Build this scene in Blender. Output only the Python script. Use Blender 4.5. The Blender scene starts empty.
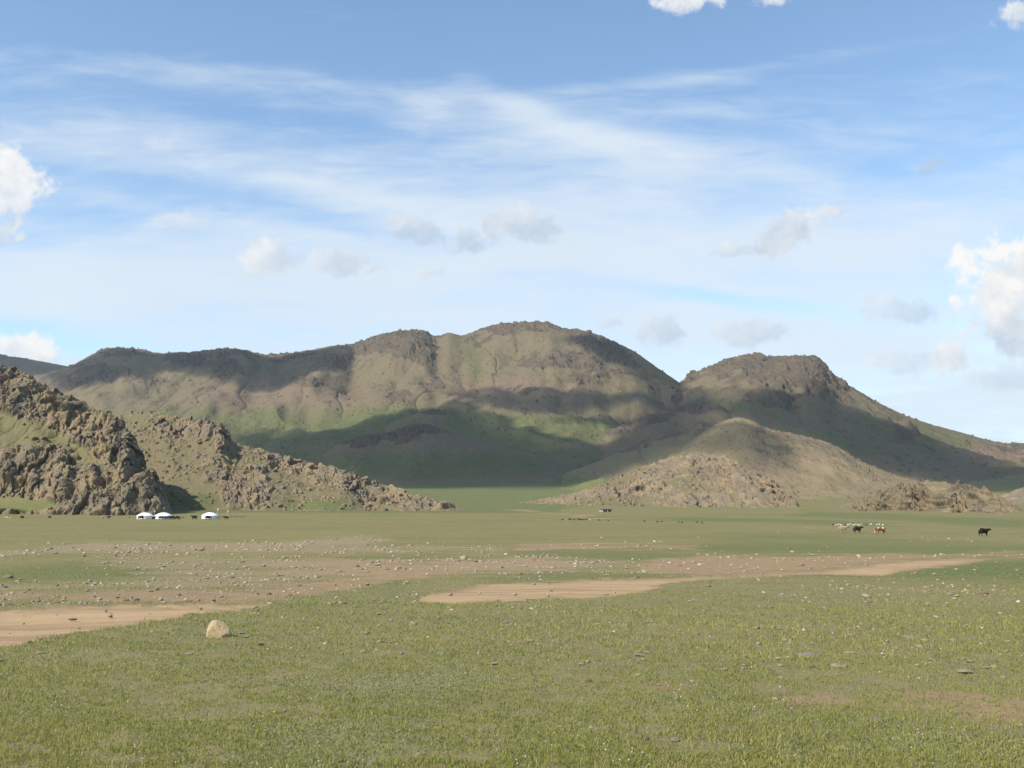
import bpy, bmesh, math, random
import numpy as np
from mathutils import Vector, Matrix

random.seed(7)
RNG = np.random.default_rng(7)
SC = bpy.context.scene
COL = SC.collection
R = math.radians
EYE = 1.6                      # camera height over the grass it stands on
F = 1000.0                     # focal length in pixels of a 1024 wide frame
PITCH = math.atan(116.0 / F)
SUN_AZ = (-0.80, -0.60)        # towards the sun on the ground plan
SUN_EL = R(44)

# ------------------------------------------------------------------ sight lines
CP, SP = math.cos(PITCH), math.sin(PITCH)
def slope(x, y):
    """pixel -> (X/Y, z/Y) of its sight line (works on arrays)"""
    cx = (np.asarray(x, float) - 512.0) / F
    cy = (384.0 - np.asarray(y, float)) / F
    yy = CP - SP * cy
    zz = SP + CP * cy
    return cx / yy, zz / yy
def pix(X, Y, Z):
    zz = np.asarray(Z) - EYE
    yc = Y * CP + zz * SP
    zc = -Y * SP + zz * CP
    yc = np.maximum(yc, 1e-3)
    return 512 + F * X / yc, 384 - F * zc / yc

# ------------------------------------------------------------------ noise
def _h(ix, iy, seed):
    n = (ix.astype(np.int64) * 374761393 + iy.astype(np.int64) * 668265263 + seed * 974634777) & 0xFFFFFFFF
    n = ((n ^ (n >> 13)) * 1274126177) & 0xFFFFFFFF
    n = ((n ^ (n >> 16)) * 2246822519) & 0xFFFFFFFF
    return ((n ^ (n >> 15)) & 0xFFFFFF).astype(np.float32) / 16777216.0
def gnoise(x, y, seed=0):
    x0 = np.floor(x); y0 = np.floor(y)
    fx = (x - x0).astype(np.float32); fy = (y - y0).astype(np.float32)
    u = fx * fx * fx * (fx * (fx * 6 - 15) + 10); v = fy * fy * fy * (fy * (fy * 6 - 15) + 10)
    ix = x0.astype(np.int64); iy = y0.astype(np.int64)
    def g(dx, dy):
        t = _h(ix + dx, iy + dy, seed) * 6.2831853
        return np.cos(t) * (fx - dx) + np.sin(t) * (fy - dy)
    a = g(0, 0); b = g(1, 0); c = g(0, 1); d = g(1, 1)
    return (a + (b - a) * u + (c - a) * v + (a - b - c + d) * u * v) * 1.5
def fbm(x, y, octv=5, seed=0, gain=.5, ridged=False):
    r = 0; amp = 1.0; tot = 0; f = 1.0
    for i in range(octv):
        n = gnoise(x * f + 17.3 * i, y * f - 9.1 * i, seed + i)
        r = r + amp * ((1 - 2 * np.abs(n)) if ridged else n); tot += amp
        amp *= gain; f *= 2.03
    return r / tot
def worley(x, y, seed=0):
    ix = np.floor(x).astype(np.int64); iy = np.floor(y).astype(np.int64)
    f1 = np.full(x.shape, 9.0, np.float32); f2 = f1.copy(); ch = np.zeros(x.shape, np.float32); tl = ch.copy()
    for dx in (-1, 0, 1):
        for dy in (-1, 0, 1):
            cx = ix + dx; cy = iy + dy
            px = cx + 0.1 + 0.8 * _h(cx, cy, seed); py = cy + 0.1 + 0.8 * _h(cx, cy, seed + 51)
            d = np.hypot(px - x, py - y).astype(np.float32)
            hh = _h(cx, cy, seed + 99)
            nearer = d < f1
            f2 = np.where(nearer, f1, np.minimum(f2, d))
            ch = np.where(nearer, hh, ch)
            tl = np.where(nearer, ((hh * 7.77) % 1 * 2 - 1) * (x - px) + ((hh * 31.3) % 1 * 1.6 - .5) * (y - py), tl)
            f1 = np.where(nearer, d, f1)
    return f1, f2, ch, tl
def sstep(a, b, x):
    t = np.clip((x - a) / (b - a), 0, 1)
    return t * t * (3 - 2 * t)
def smooth(v, n):
    k = np.hanning(2 * n + 3)[1:-1]; k /= k.sum()
    return np.convolve(np.pad(v, (n, n), mode='edge'), k, 'valid')

# ------------------------------------------------------------------ ground form
_PD = np.array([0, 6, 12, 20, 30, 45, 60, 90, 120, 160, 200, 280, 360, 420, 500, 600, 800, 1000, 1300, 1600, 2000, 2600, 4000, 9000, 40000.])
_PZ = np.array([-1.6, -1.6, -1.70, -2.12, -2.78, -3.5, -4.05, -4.95, -5.65, -6.4, -6.8, -6.9, -6.7, -6.0, -4.5, -3.0, -.5, 6, 30, 48, 58, 58, 40, 0, 0.])
_pd = np.linspace(0, 40000, 400001)
_pz = np.interp(_pd, _PD, _PZ)
for _n in (25,):
    _k = np.hanning(2 * _n + 3)[1:-1]; _k /= _k.sum()
    _s = np.convolve(np.pad(_pz, (_n, _n), mode='edge'), _k, 'valid')
    _w = np.clip(_pd / 12, 0, 1)
    _pz = _pz * (1 - _w) + _s * _w
_big = np.convolve(np.pad(_pz, (400, 400), mode='edge'), np.ones(801) / 801, 'valid')
_w = np.clip((_pd - 350) / 200, 0, 1)
_pz = _pz * (1 - _w) + _big * _w
def gz(X, Y, rough=True):
    X = np.asarray(X, float); Y = np.asarray(Y, float)
    d = np.where(Y > 0, Y, 0)
    base = np.interp(d, _pd, _pz)
    w = 1 - sstep(.55, 1.1, np.abs(X) / np.maximum(Y, 1))
    base = np.where(d > 450, -5.6 + (base + 5.6) * w, base)
    z = base + EYE
    if rough:
        z = z + .10 * fbm(X / 9, Y / 9, 3, 5) * np.clip(Y / 14, .25, 1.6) + .028 * fbm(X / 1.1, Y / 1.1, 3, 6)
        z = z + .5 * fbm(X / 60, Y / 60, 3, 8) * sstep(60, 160, Y)
        z = z + 5 * fbm(X / 240, Y / 240, 3, 9) * sstep(560, 900, Y)
    return z
_gd = np.exp(np.linspace(math.log(2.5), math.log(3000), 6000))
def at(x, y):
    """the point of the ground a sight line through (x, y) meets"""
    a, s = slope(x, y)
    z = gz(a * _gd, _gd)
    i = int(np.argmax(z >= EYE + s * _gd))
    D = float(_gd[i])
    return Vector((float(a) * D, D, float(gz(a * D, D))))

# ------------------------------------------------------------------ node helper
class NT:
    def __init__(self, tree):
        self.t = tree; self.n = tree.nodes; self.l = tree.links
    def node(self, kind, **kw):
        nd = self.n.new(kind)
        for k, v in kw.items():
            if k == 'ins':
                for kk, vv in v.items(): self.put(nd.inputs[kk], vv)
            else: setattr(nd, k, v)
        return nd
    def put(self, sock, v):
        if isinstance(v, bpy.types.NodeSocket): self.l.new(v, sock)
        elif isinstance(v, bpy.types.Node): self.l.new(v.outputs[0], sock)
        else: sock.default_value = v
    def m(self, op, a, b=None, c=None, clamp=False):
        nd = self.n.new('ShaderNodeMath'); nd.operation = op; nd.use_clamp = clamp
        self.put(nd.inputs[0], a)
        if b is not None: self.put(nd.inputs[1], b)
        if c is not None: self.put(nd.inputs[2], c)
        return nd.outputs[0]
    def vm(self, op, a, b=None, scale=None):
        nd = self.n.new('ShaderNodeVectorMath'); nd.operation = op
        self.put(nd.inputs[0], a)
        if b is not None: self.put(nd.inputs[1], b)
        if scale is not None: self.put(nd.inputs['Scale'], scale)
        return nd.outputs['Value'] if op in ('LENGTH', 'DOT_PRODUCT', 'DISTANCE') else nd.outputs[0]
    def noise(self, vec, scale, detail=5, rough=.55, dist=0., color=False):
        nd = self.n.new('ShaderNodeTexNoise')
        if vec is not None: self.put(nd.inputs['Vector'], vec)
        self.put(nd.inputs['Scale'], scale); nd.inputs['Detail'].default_value = detail
        nd.inputs['Roughness'].default_value = rough; nd.inputs['Distortion'].default_value = dist
        return nd.outputs['Color' if color else 'Fac']
    def rng(self, v, a, b, c=0., d=1., smooth=True):
        nd = self.n.new('ShaderNodeMapRange'); nd.interpolation_type = 'SMOOTHSTEP' if smooth else 'LINEAR'
        self.put(nd.inputs[0], v)
        for i, q in enumerate((a, b, c, d)): self.put(nd.inputs[i + 1], q)
        return nd.outputs[0]
    def mix(self, f, a, b, mode='MIX'):
        nd = self.n.new('ShaderNodeMix'); nd.data_type = 'RGBA'; nd.blend_type = mode
        self.put(nd.inputs[0], f)
        for q, i in ((a, 6), (b, 7)):
            if isinstance(q, tuple) and len(q) == 3: q = (*q, 1)
            self.put(nd.inputs[i], q)
        return nd.outputs[2]
    def attr(self, name):
        nd = self.n.new('ShaderNodeAttribute'); nd.attribute_name = name
        return nd.outputs['Fac']
def new_mat(name, rough=.9, spec=.15):
    m = bpy.data.materials.new(name); m.use_nodes = True
    t = NT(m.node_tree)
    b = t.n['Principled BSDF']
    b.inputs['Roughness'].default_value = rough
    b.inputs['Specular IOR Level'].default_value = spec
    return m, t, b
def bump(t, b, h, strength, dist):
    nd = t.n.new('ShaderNodeBump'); nd.inputs['Strength'].default_value = strength; nd.inputs['Distance'].default_value = dist
    t.put(nd.inputs['Height'], h); t.l.new(nd.outputs[0], b.inputs['Normal'])
def plain(name, col, var=.15, scale=6., rough=.8, spec=.2):
    m, t, b = new_mat(name, rough, spec)
    tc = t.node('ShaderNodeTexCoord').outputs['Object']
    n = t.noise(tc, scale, 4)
    dark = tuple(c * (1 - var) for c in col); lite = tuple(min(1, c * (1 + var)) for c in col)
    t.put(b.inputs['Base Color'], t.mix(t.rng(n, .3, .7), dark, lite))
    return m

# ------------------------------------------------------------------ object helpers
def link(name, me, mat=None, parent=None):
    o = bpy.data.objects.new(name, me); COL.objects.link(o)
    if mat is not None and me is not None: me.materials.append(mat)
    if parent is not None: o.parent = parent
    return o
def tag(o, label=None, cat=None, group=None, kind=None):
    if label: o['label'] = label
    if cat: o['category'] = cat
    if group: o['group'] = group
    if kind: o['kind'] = kind
    return o
def mesh_np(name, co, quads=None, tris=None, attrs=None, shade=True):
    me = bpy.data.meshes.new(name)
    co = np.ascontiguousarray(co, np.float32)
    me.vertices.add(len(co)); me.vertices.foreach_set('co', co.ravel())
    idx = []; starts = []; tot = 0
    for arr, k in ((quads, 4), (tris, 3)):
        if arr is None or len(arr) == 0: continue
        idx.append(np.asarray(arr, np.int32).ravel())
        starts.append(np.arange(len(arr), dtype=np.int32) * k + tot); tot += len(arr) * k
    idx = np.concatenate(idx); starts = np.concatenate(starts)
    me.loops.add(len(idx)); me.loops.foreach_set('vertex_index', idx)
    me.polygons.add(len(starts)); me.polygons.foreach_set('loop_start', starts)
    if shade: me.polygons.foreach_set('use_smooth', np.ones(len(starts), bool))
    for k, v in (attrs or {}).items():
        a = me.attributes.new(k, 'FLOAT', 'POINT'); a.data.foreach_set('value', np.ascontiguousarray(v, np.float32).ravel())
    me.update(calc_edges=True)
    return me
def grid_quads(nr, nc, wrap=False):
    i = np.arange(nr - 1)[:, None]; j = np.arange(nc if wrap else nc - 1)[None, :]
    k = (j + 1) % nc
    return np.stack([i * nc + j, i * nc + k, (i + 1) * nc + k, (i + 1) * nc + j], -1).reshape(-1, 4)

# ------------------------------------------------------------------ camera, sun
cam = bpy.data.cameras.new('camera'); cam.sensor_width = 36; cam.lens = 36 * F / 1024
cam.clip_start = .1; cam.clip_end = 80000
co = bpy.data.objects.new('camera', cam); COL.objects.link(co)
co.location = (0, 0, EYE); co.rotation_euler = (R(90) + PITCH, 0, 0)
SC.camera = co
_l = math.hypot(*SUN_AZ)
SUN = Vector((SUN_AZ[0] / _l * math.cos(SUN_EL), SUN_AZ[1] / _l * math.cos(SUN_EL), math.sin(SUN_EL)))
sl = bpy.data.lights.new('sun', 'SUN'); sl.energy = 4.2; sl.angle = R(.53); sl.color = (1, .94, .84)
so = bpy.data.objects.new('sun', sl); COL.objects.link(so)
so.rotation_euler = SUN.to_track_quat('Z', 'Y').to_euler(); so.location = SUN * 6000

# ------------------------------------------------------------------ sky
def build_world():
    w = bpy.data.worlds.new('World'); SC.world = w; w.use_nodes = True
    w.cycles.sampling_method = 'NONE'
    t = NT(w.node_tree)
    bg = t.n['Background']
    sky = t.node('ShaderNodeTexSky', sky_type='NISHITA', sun_disc=False)
    sky.sun_elevation = SUN_EL; sky.sun_rotation = math.atan2(SUN.x, SUN.y)
    sky.altitude = 1500; sky.air_density = 1.0; sky.dust_density = .6; sky.ozone_density = 1.2
    d = t.node('ShaderNodeTexCoord').outputs['Generated']
    sep = t.node('ShaderNodeSeparateXYZ', ins={0: d})
    yy = t.m('MAXIMUM', t.m('ABSOLUTE', sep.outputs[1]), .06)
    u = t.m('DIVIDE', sep.outputs[0], yy); v = t.m('DIVIDE', sep.outputs[2], yy)
    p = t.node('ShaderNodeCombineXYZ', ins={0: u, 1: v}).outputs[0]
    wob = t.noise(p, 2.2, 3, .5, color=True)
    wv = t.vm('SCALE', t.vm('SUBTRACT', wob, (.5, .5, .5)), scale=.11)
    pw = t.vm('ADD', p, wv)
    def local(x, y, rx, ry, ang, vec):
        a, s = slope(x, y)
        mp = t.node('ShaderNodeMapping', vector_type='TEXTURE')
        t.put(mp.inputs['Vector'], vec)
        mp.inputs['Location'].default_value = (float(a), float(s), 0)
        mp.inputs['Rotation'].default_value = (0, 0, R(ang))
        mp.inputs['Scale'].default_value = (rx / F, ry / F, 1)
        return mp.outputs[0]
    # thin high veil: long soft streaks, with blue gaps between them
    rot = t.node('ShaderNodeMapping'); t.put(rot.inputs['Vector'], pw)
    rot.inputs['Rotation'].default_value = (0, 0, R(9)); rot.inputs['Scale'].default_value = (1.5, 10, 1)
    streak = t.noise(rot, 1.7, 7, .56, .5)
    rot2 = t.node('ShaderNodeMapping'); t.put(rot2.inputs['Vector'], p)
    rot2.inputs['Rotation'].default_value = (0, 0, R(16)); rot2.inputs['Scale'].default_value = (5, 26, 1)
    fine = t.noise(rot2, 2.6, 6, .6, .8)
    acc = t.rng(v, .50, .17, -.20, .48)
    bands = [  # x, y, half length, half width, tilt, weight
        (250, 190, 330, 26, -9, .42), (620, 150, 330, 26, -9, .26), (330, 94, 330, 14, -4, .30), (690, 85, 170, 10, 9, .30),
        (905, 48, 130, 12, 9, .28), (120, 130, 120, 26, -8, .16), (430, 105, 60, 16, 30, .18), (230, 270, 420, 40, -3, .26),
        (780, 215, 330, 45, -6, .22), (560, 240, 300, 30, 0, .15), (100, 66, 300, 11, -5, .17), (520, 108, 110, 13, -26, .26), (650, 150, 200, 13, -10, .18), (880, 130, 200, 20, 14, .10), (980, 405, 160, 45, 0, .35), (800, 330, 200, 30, 0, .2),
        (255, 203, 190, 13, -10, -.52), (720, 291, 110, 9, -4, -.50), (70, 333, 150, 17, -9, -.5), (20, 233, 70, 9, -2, -.40),
        (510, 268, 70, 6, -2, -.30), (470, 40, 500, 30, 0, -.15), (300, 130, 160, 10, -6, -.22), (90, 215, 60, 10, -3, -.25)]
    for x, y, rx, ry, ang, wt in bands:
        q = t.vm('LENGTH', local(x, y, rx, ry, ang, pw))
        g = t.m('EXPONENT', t.m('MULTIPLY', t.m('MULTIPLY', q, q), -.9))
        acc = t.m('MULTIPLY_ADD', g, wt * (1.2 if wt > 0 else .95), acc)
    acc = t.m('ADD', acc, t.m('MULTIPLY', t.m('SUBTRACT', streak, .5), 1.35))
    acc = t.m('ADD', acc, t.m('MULTIPLY', t.m('SUBTRACT', fine, .5), .60))
    veil = t.rng(acc, -.14, .88, 0, .86)
    col = t.mix(veil, t.mix(1.0, sky.outputs[0], (1.0, 1.06, 1.02), 'MULTIPLY'), VEIL)
    # fair-weather cumulus, far off
    puff = t.noise(p, 26, 9, .62, .3)
    puff2 = t.noise(p, 70, 6, .6)
    side = t.noise(t.vm('ADD', p, (.012, -.014, 0)), 26, 9, .62, .3)
    relief = t.m('SUBTRACT', puff, side)
    clouds = [  # x, y, rx, ry, tilt, thickness, lightness, softness
        (12, 190, 54, 46, -30, .85, .85, .45), (-10, 232, 44, 18, 0, .7, .8, .5), (2, 160, 34, 26, 0, .6, 1.0, .5),
        (28, 352, 70, 22, -8, .95, .95, .55), (265, 259, 34, 23, 8, .7, .6, .42), (338, 262, 34, 17, 0, .62, .32, .42), (370, 268, 20, 6, 0, .5, .38, .5),
        (415, 228, 44, 17, -5, .62, .30, .42), (465, 240, 26, 18, -10, .6, .30, .42), (522, 224, 56, 20, -6, .66, .34, .42), (175, 223, 36, 13, 0, .45, .75, .6),
        (430, 270, 18, 7, 0, .35, .42, .6), (790, 230, 58, 21, 22, .75, .5, .42), (735, 248, 34, 9, 6, .55, .32, .45), (822, 216, 22, 14, 30, .7, .8, .5),
        (900, 312, 52, 20, 0, .55, .36, .45), (663, 328, 30, 25, 0, .6, .3, .45), (745, 335, 55, 18, 0, .55, .34, .45), (610, 325, 12, 6, 0, .3, .3, .6),
        (1000, 290, 50, 62, 40, 1.1, .98, .45), (1022, 255, 36, 30, 0, 1.0, 1.0, .45), (1015, 330, 56, 30, 0, .9, .5, .5), (945, 357, 28, 22, 20, .8, .85, .5), (905, 362, 50, 18, 0, .45, .55, .6),
        (930, 170, 24, 12, 30, .5, .05, .5), (690, 0, 46, 22, 0, .85, .85, .5), (770, -4, 22, 18, 0, .7, .9, .5), (1012, 10, 34, 24, 0, .8, .9, .5),
        (1010, 375, 70, 24, 0, .5, .45, .6), (165, 145, 20, 12, 0, .3, .9, .7), (100, -40, 120, 26, 4, .9, .9, .5), (-180, 260, 130, 46, 6, .9, .8, .5), (1220, 280, 120, 70, 0, .9, .8, .5)]
    pc = t.vm('ADD', p, t.vm('SCALE', t.vm('SUBTRACT', t.noise(p, 18, 4, .6, color=True), (.5, .5, .5)), scale=.034))
    for x, y, rx, ry, ang, th, li, sf in clouds:
        q = local(x, y, rx, ry, ang, pc)
        e = t.m('SUBTRACT', 1.0, t.vm('LENGTH', q))
        e = t.m('MULTIPLY_ADD', t.m('SUBTRACT', puff, .5), 2.3, e)
        e = t.m('MULTIPLY_ADD', t.m('SUBTRACT', puff2, .5), 1.1, e)
        k = t.rng(e, .06, .06 + 1.15 * sf, 0, min(1., th))
        sq = t.node('ShaderNodeSeparateXYZ', ins={0: q})
        lit = t.m('MULTIPLY_ADD', sq.outputs[1], .30, t.m('MULTIPLY_ADD', sq.outputs[0], -.26, li))
        lit = t.m('MULTIPLY_ADD', relief, 1.5, t.m('SUBTRACT', lit, .12), clamp=True)
        col = t.mix(k, col, t.mix(lit, CL_DARK, CL_LITE))
    t.put(bg.inputs['Color'], col); bg.inputs['Strength'].default_value = SKY_STRENGTH
SKY_STRENGTH = .15
VEIL = (3.7, 4.05, 4.35); CL_DARK = (2.3, 2.75, 3.3); CL_LITE = (4.7, 4.6, 4.4)
build_world()
SC.view_settings.view_transform = 'Standard'; SC.view_settings.look = 'None'
SC.view_settings.exposure = .57; SC.view_settings.gamma = 1; SC.view_settings.use_curve_mapping = False
SC.render.engine = 'CYCLES'
SC.cycles.max_bounces = 5; SC.cycles.diffuse_bounces = 2; SC.cycles.glossy_bounces = 1; SC.cycles.transmission_bounces = 1
SC.cycles.volume_bounces = 0; SC.cycles.transparent_max_bounces = 8
SC.cycles.use_denoising = True
try: SC.cycles.denoiser = 'OPENIMAGEDENOISE'
except Exception: pass

# ------------------------------------------------------------------ hills
def hill_mat(name, grass, soil, rock, rock_dark, sc):
    """sc: metres of one rock lump; attributes rock / soil / green come with the mesh"""
    m, t, b = new_mat(name, .95, .08)
    P = t.node('ShaderNodeNewGeometry').outputs['Position']
    n1 = t.noise(P, 1 / (sc * 6), 6, .6); n2 = t.noise(P, 1 / sc, 8, .68); n3 = t.noise(P, 3.2 / sc, 5, .7)
    ra = t.m('MULTIPLY_ADD', t.m('SUBTRACT', n2, .5), .7, t.attr('rock'))
    sa = t.m('MULTIPLY_ADD', t.m('SUBTRACT', n1, .5), .6, t.attr('soil'))
    ga = t.m('MULTIPLY_ADD', t.m('SUBTRACT', n1, .5), .6, t.attr('green'))
    g2 = tuple(c * k for c, k in zip(grass, (.66, .92, .60)))
    base = t.mix(t.rng(ga, .25, .8), grass, g2)
    base = t.mix(t.rng(n2, .35, .7, 0, .5), base, tuple(c * k for c, k in zip(grass, (1.25, 1.12, 1.1))))
    base = t.mix(t.rng(sa, .3, .75), base, soil)
    rc = t.mix(t.rng(n3, .3, .72), rock_dark, rock)
    rc = t.mix(t.rng(n1, .4, .65, 0, .6), rc, tuple(c * k for c, k in zip(rock, (1.18, 1.02, .82))))
    rc = t.mix(t.rng(t.noise(P, 1.5 / sc, 4, .6), .56, .7, 0, .55), rc, tuple(c * .55 + g * .35 for c, g in zip(rock, grass)))
    t.put(b.inputs['Base Color'], t.mix(t.rng(ra, .28, .55), base, rc))
    hh = t.m('ADD', t.m('MULTIPLY', n2, .6), t.m('MULTIPLY', n3, .4))
    bump(t, b, hh, .9, sc * .22)
    return m
def hill(name, sky, ridge, base, mat, na, nf, nb=30, prof=1.25, edge=.05, lump=10., crag=6., rocks=(), bare=(), rock0=0., boulder=0.,
         gully=0., gsize=200., rough=.01, seed=1, depth_back=.5, green=(), soil0=0., soils=(), green0=0., face=.35, grain=0., spurs=()):
    """one hill: ridge line sky [(px, py)] standing at the distances ridge [(px, m)], foot at the distances base"""
    sx = np.array([p[0] for p in sky], float); sy = np.array([p[1] for p in sky], float)
    px = np.linspace(sx[0], sx[-1], na)
    py = np.interp(px, sx, sy)
    py = smooth(py, max(2, int(na * 6 / (sx[-1] - sx[0]))))
    a, s = slope(px, py)
    f2 = lambda tab: smooth(np.interp(px, [p[0] for p in tab], [p[1] for p in tab]), na // 14) if hasattr(tab, '__len__') else np.full(na, float(tab))
    Dr = f2(ridge); Db = f2(base)
    Db = Db * (1 + .035 * fbm(px / 70., px * 0 + seed, 1, seed + 2))
    zr = EYE + s * Dr
    zb = gz(a * Db, Db) - edge * 60
    tt = np.concatenate([np.linspace(0, 1, nf), 1 + np.linspace(0, 1, nb + 1)[1:] ** 1.6])[:, None]
    tf = np.minimum(tt, 1); tb = np.maximum(tt - 1, 0)
    wv = 1 + .16 * fbm(a[None, :] * 1000 / 70, tt * 2.2, 3, seed + 3) * np.sin(np.pi * tf)
    D = Db + (Dr - Db) * np.clip(tf * wv, 0, 1) + tb * (Dr - Db) * depth_back
    pr = tf ** prof
    round_ = 1 - .05 * np.clip((tf - .8) / .2, 0, 1) ** 2
    Z = zb + (zr - zb) * pr * round_ - tb ** 1.4 * (zr - zb + 25) * 1.05
    X = a[None, :] * D
    bx, by = pix(X, D, Z)                       # where each spot of the bare hill lies
    fade = np.clip(np.sin(np.pi * np.clip(tf, 0, .97)) * 1.3, 0, 1) * (tb < .01) + .25 * (tb >= .01)
    if gully:
        q = fbm(X / gsize + .3 * gnoise(X / gsize, D / gsize, 2), D / (gsize * 2.2), 4, seed + 11, ridged=True)
        Z = Z + gully * (q - .35) * fade
    for cx, cy, lx, ly, hh in spurs:            # buttresses standing out of the slope
        g = np.exp(-((bx - cx) / lx) ** 2 - ((by - cy) / ly) ** 2)
        D = D - hh * 1.3 * g; X = a[None, :] * D
    if gully:
        gl = np.abs(gnoise(X / (gsize * .33) + .8 * fbm(X / gsize, D / gsize, 3, seed + 13), D / (gsize * 2.6), seed + 14))
        Z = Z - gully * .22 * (1 - np.clip(gl / .22, 0, 1)) ** 2 * fade * sstep(.12, .5, tt)
    span = (Dr - Db).mean()
    Z = Z + rough * span * fbm(X / (span * .12), D / (span * .12), 5, seed + 21) * (fade * .9 + .1)
    # set the skyline where it belongs
    S = (Z - EYE) / D
    corr = s - S.max(0)
    corr = smooth(corr, 6)
    Z = Z + corr[None, :] * D * np.clip(tf, 0, 1) ** 2
    # masks: rock, bare soil, greener ground
    L = np.cumsum(np.concatenate([np.zeros((1, na)), np.hypot(np.diff(D, axis=0), np.diff(Z, axis=0))]), 0)
    wx = 9 * fbm(X / (lump * 2.5), L / (lump * 2.5), 3, seed + 31)
    def blobs(lst, start):
        mk = np.full(X.shape, start, np.float32)
        for it in lst:
            cx, cy, rx, ry = it[:4]; st = it[4] if len(it) > 4 else 1.; an = R(it[5]) if len(it) > 5 else 0
            dx = bx + wx - cx; dy = by + wx * .45 - cy
            qx = (dx * math.cos(an) + dy * math.sin(an)) / rx; qy = (-dx * math.sin(an) + dy * math.cos(an)) / ry
            g = np.exp(-.8 * (qx * qx + qy * qy) ** 1.5) * st
            mk = np.maximum(mk, g) if st > 0 else mk * (1 + g)
        return mk
    rk = blobs(rocks, rock0); rk = np.clip(rk, 0, 1)
    for it in bare:
        cx, cy, rx, ry = it[:4]; an = R(it[4]) if len(it) > 4 else 0
        dx = bx + wx - cx; dy = by + wx * .45 - cy
        qx = (dx * math.cos(an) + dy * math.sin(an)) / rx; qy = (-dx * math.sin(an) + dy * math.cos(an)) / ry
        rk = rk * (1 - np.exp(-.8 * (qx * qx + qy * qy) ** 1.5))
    nz = fbm(X / (lump * 3), L / (lump * 3), 4, seed + 41)
    rk = sstep(.32, .62, rk + .44 * nz)
    # displacement along the slope's normal
    P = np.stack([X, D, Z], -1)
    du = np.gradient(P, axis=1); dv = np.gradient(P, axis=0)
    N = np.cross(du, dv); N /= np.linalg.norm(N, axis=-1, keepdims=True) + 1e-9
    out_ = np.stack([-a[None, :] + 0 * D, -np.ones_like(D), .45 * np.ones_like(D)], -1)
    N = (1 - face) * N + face * out_ / np.linalg.norm(out_, axis=-1, keepdims=True); N /= np.linalg.norm(N, axis=-1, keepdims=True) + 1e-9
    h = np.zeros(X.shape, np.float32); bo = np.zeros(X.shape, np.float32)
    sel = rk > .01
    if sel.any():
        jx = X[sel] + .10 * lump * fbm(X[sel] / lump, L[sel] / lump, 3, seed + 61)
        jl = L[sel] + .10 * lump * fbm(X[sel] / lump + 40, L[sel] / lump, 3, seed + 62)
        hh = .55 * fbm(jx / (lump * 1.6), jl / (lump * 5), 4, seed + 81, gain=.5, ridged=True) - .2
        for k, (sz, am) in enumerate(((2.3, .50), (1.05, .36), (.48, .24), (.22, .13))):
            f1, fb, c, tl = worley(jx / (lump * sz) + .35 * jl / (lump * sz * 2), jl / (lump * sz * (2.2, 1.9, 1.5, 1.2)[k]), seed + 70 + k)
            hh = hh + am * (c + 1.25 * tl - .22 * np.clip(1 - (fb - f1) / .07, 0, 1) - .45)
        hh = hh + .22 * fbm(jx / (lump * .4), jl / (lump * .5), 5, seed + 84, gain=.65)
        h[sel] = hh * rk[sel] * crag
    if boulder:
        for k, sz in enumerate((.34, .19)):
            f1, fb, c, tl = worley(X / (lump * sz), L / (lump * sz), seed + 90 + k)
            dens = boulder * (.55 + .75 * fbm(X / (lump * 2), L / (lump * 2), 3, seed + 95))
            on = (c > 1 - np.clip(dens, 0, 1))
            dome = np.sqrt(np.clip(1 - (f1 / .46) ** 2, 0, 1)) * on * (1 - rk * .6)
            h = h + dome * lump * sz * .55
            bo = np.maximum(bo, (dome > .12) * 1.0)
    if grain:
        gm = sstep(.32, .88, tf + .35 * fbm(X / (lump * 6), L / (lump * 6), 3, seed + 44))
        gr_ = fbm(X / (lump * .9), L / (lump * 1.2), 5, seed + 45, gain=.62)
        h = h + grain * gm * gr_
        bo = np.maximum(bo, sstep(.12, .38, gr_) * gm * .62)
    h = h * (1 - .8 * sstep(.0, .15, tb)) * sstep(0, .03, tt)
    h = h * np.clip(smooth((zr - gz(a * Db, Db)) / (crag * 1.1), 5), 0, 1)[None, :]; uu = np.linspace(0, 1, na)[None, :]; h = h * sstep(0, .07, uu) * sstep(1, .93, uu)
    P = P + N * h[..., None]
    # stand the crest back on the traced line (the lumps keep their own outline)
    S = ((P[..., 2] - EYE) / P[..., 1])
    corr = smooth(s - S.max(0), max(3, int(na * 10 / (sx[-1] - sx[0]))))
    P[..., 2] += corr[None, :] * P[..., 1] * np.clip(tf, 0, 1) ** 2
    so_ = blobs(soils, soil0); gr = blobs(green, green0)
    me = mesh_np(name, P.reshape(-1, 3), quads=grid_quads(*X.shape),
                 attrs={'rock': np.maximum(rk, bo * .9), 'soil': so_, 'green': gr})
    return tag(link(name, me, mat), kind='structure')

TAN = (.165, .140, .070); SOIL = (.205, .140, .088); ROCK = (.215, .175, .122); ROCKD = (.085, .068, .052)
m_far = hill_mat('far_slope', (.147, .121, .069), (.168, .122, .080), (.128, .106, .074), (.068, .056, .042), 8.)
m_mid = hill_mat('mid_slope', (.188, .156, .084), (.220, .166, .098), (.175, .142, .100), (.090, .072, .054), 4.)
m_near = hill_mat('near_crag', (.150, .138, .066), (.190, .150, .095), (.240, .200, .132), (.092, .075, .053), 2.6)
m_dark = hill_mat('dark_crag', (.150, .130, .070), (.180, .140, .090), (.190, .155, .108), (.070, .057, .042), 2.4)
m_pale = hill_mat('pale_crag', (.150, .130, .070), (.180, .142, .092), (.260, .215, .148), (.110, .088, .062), 2.2)

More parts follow.
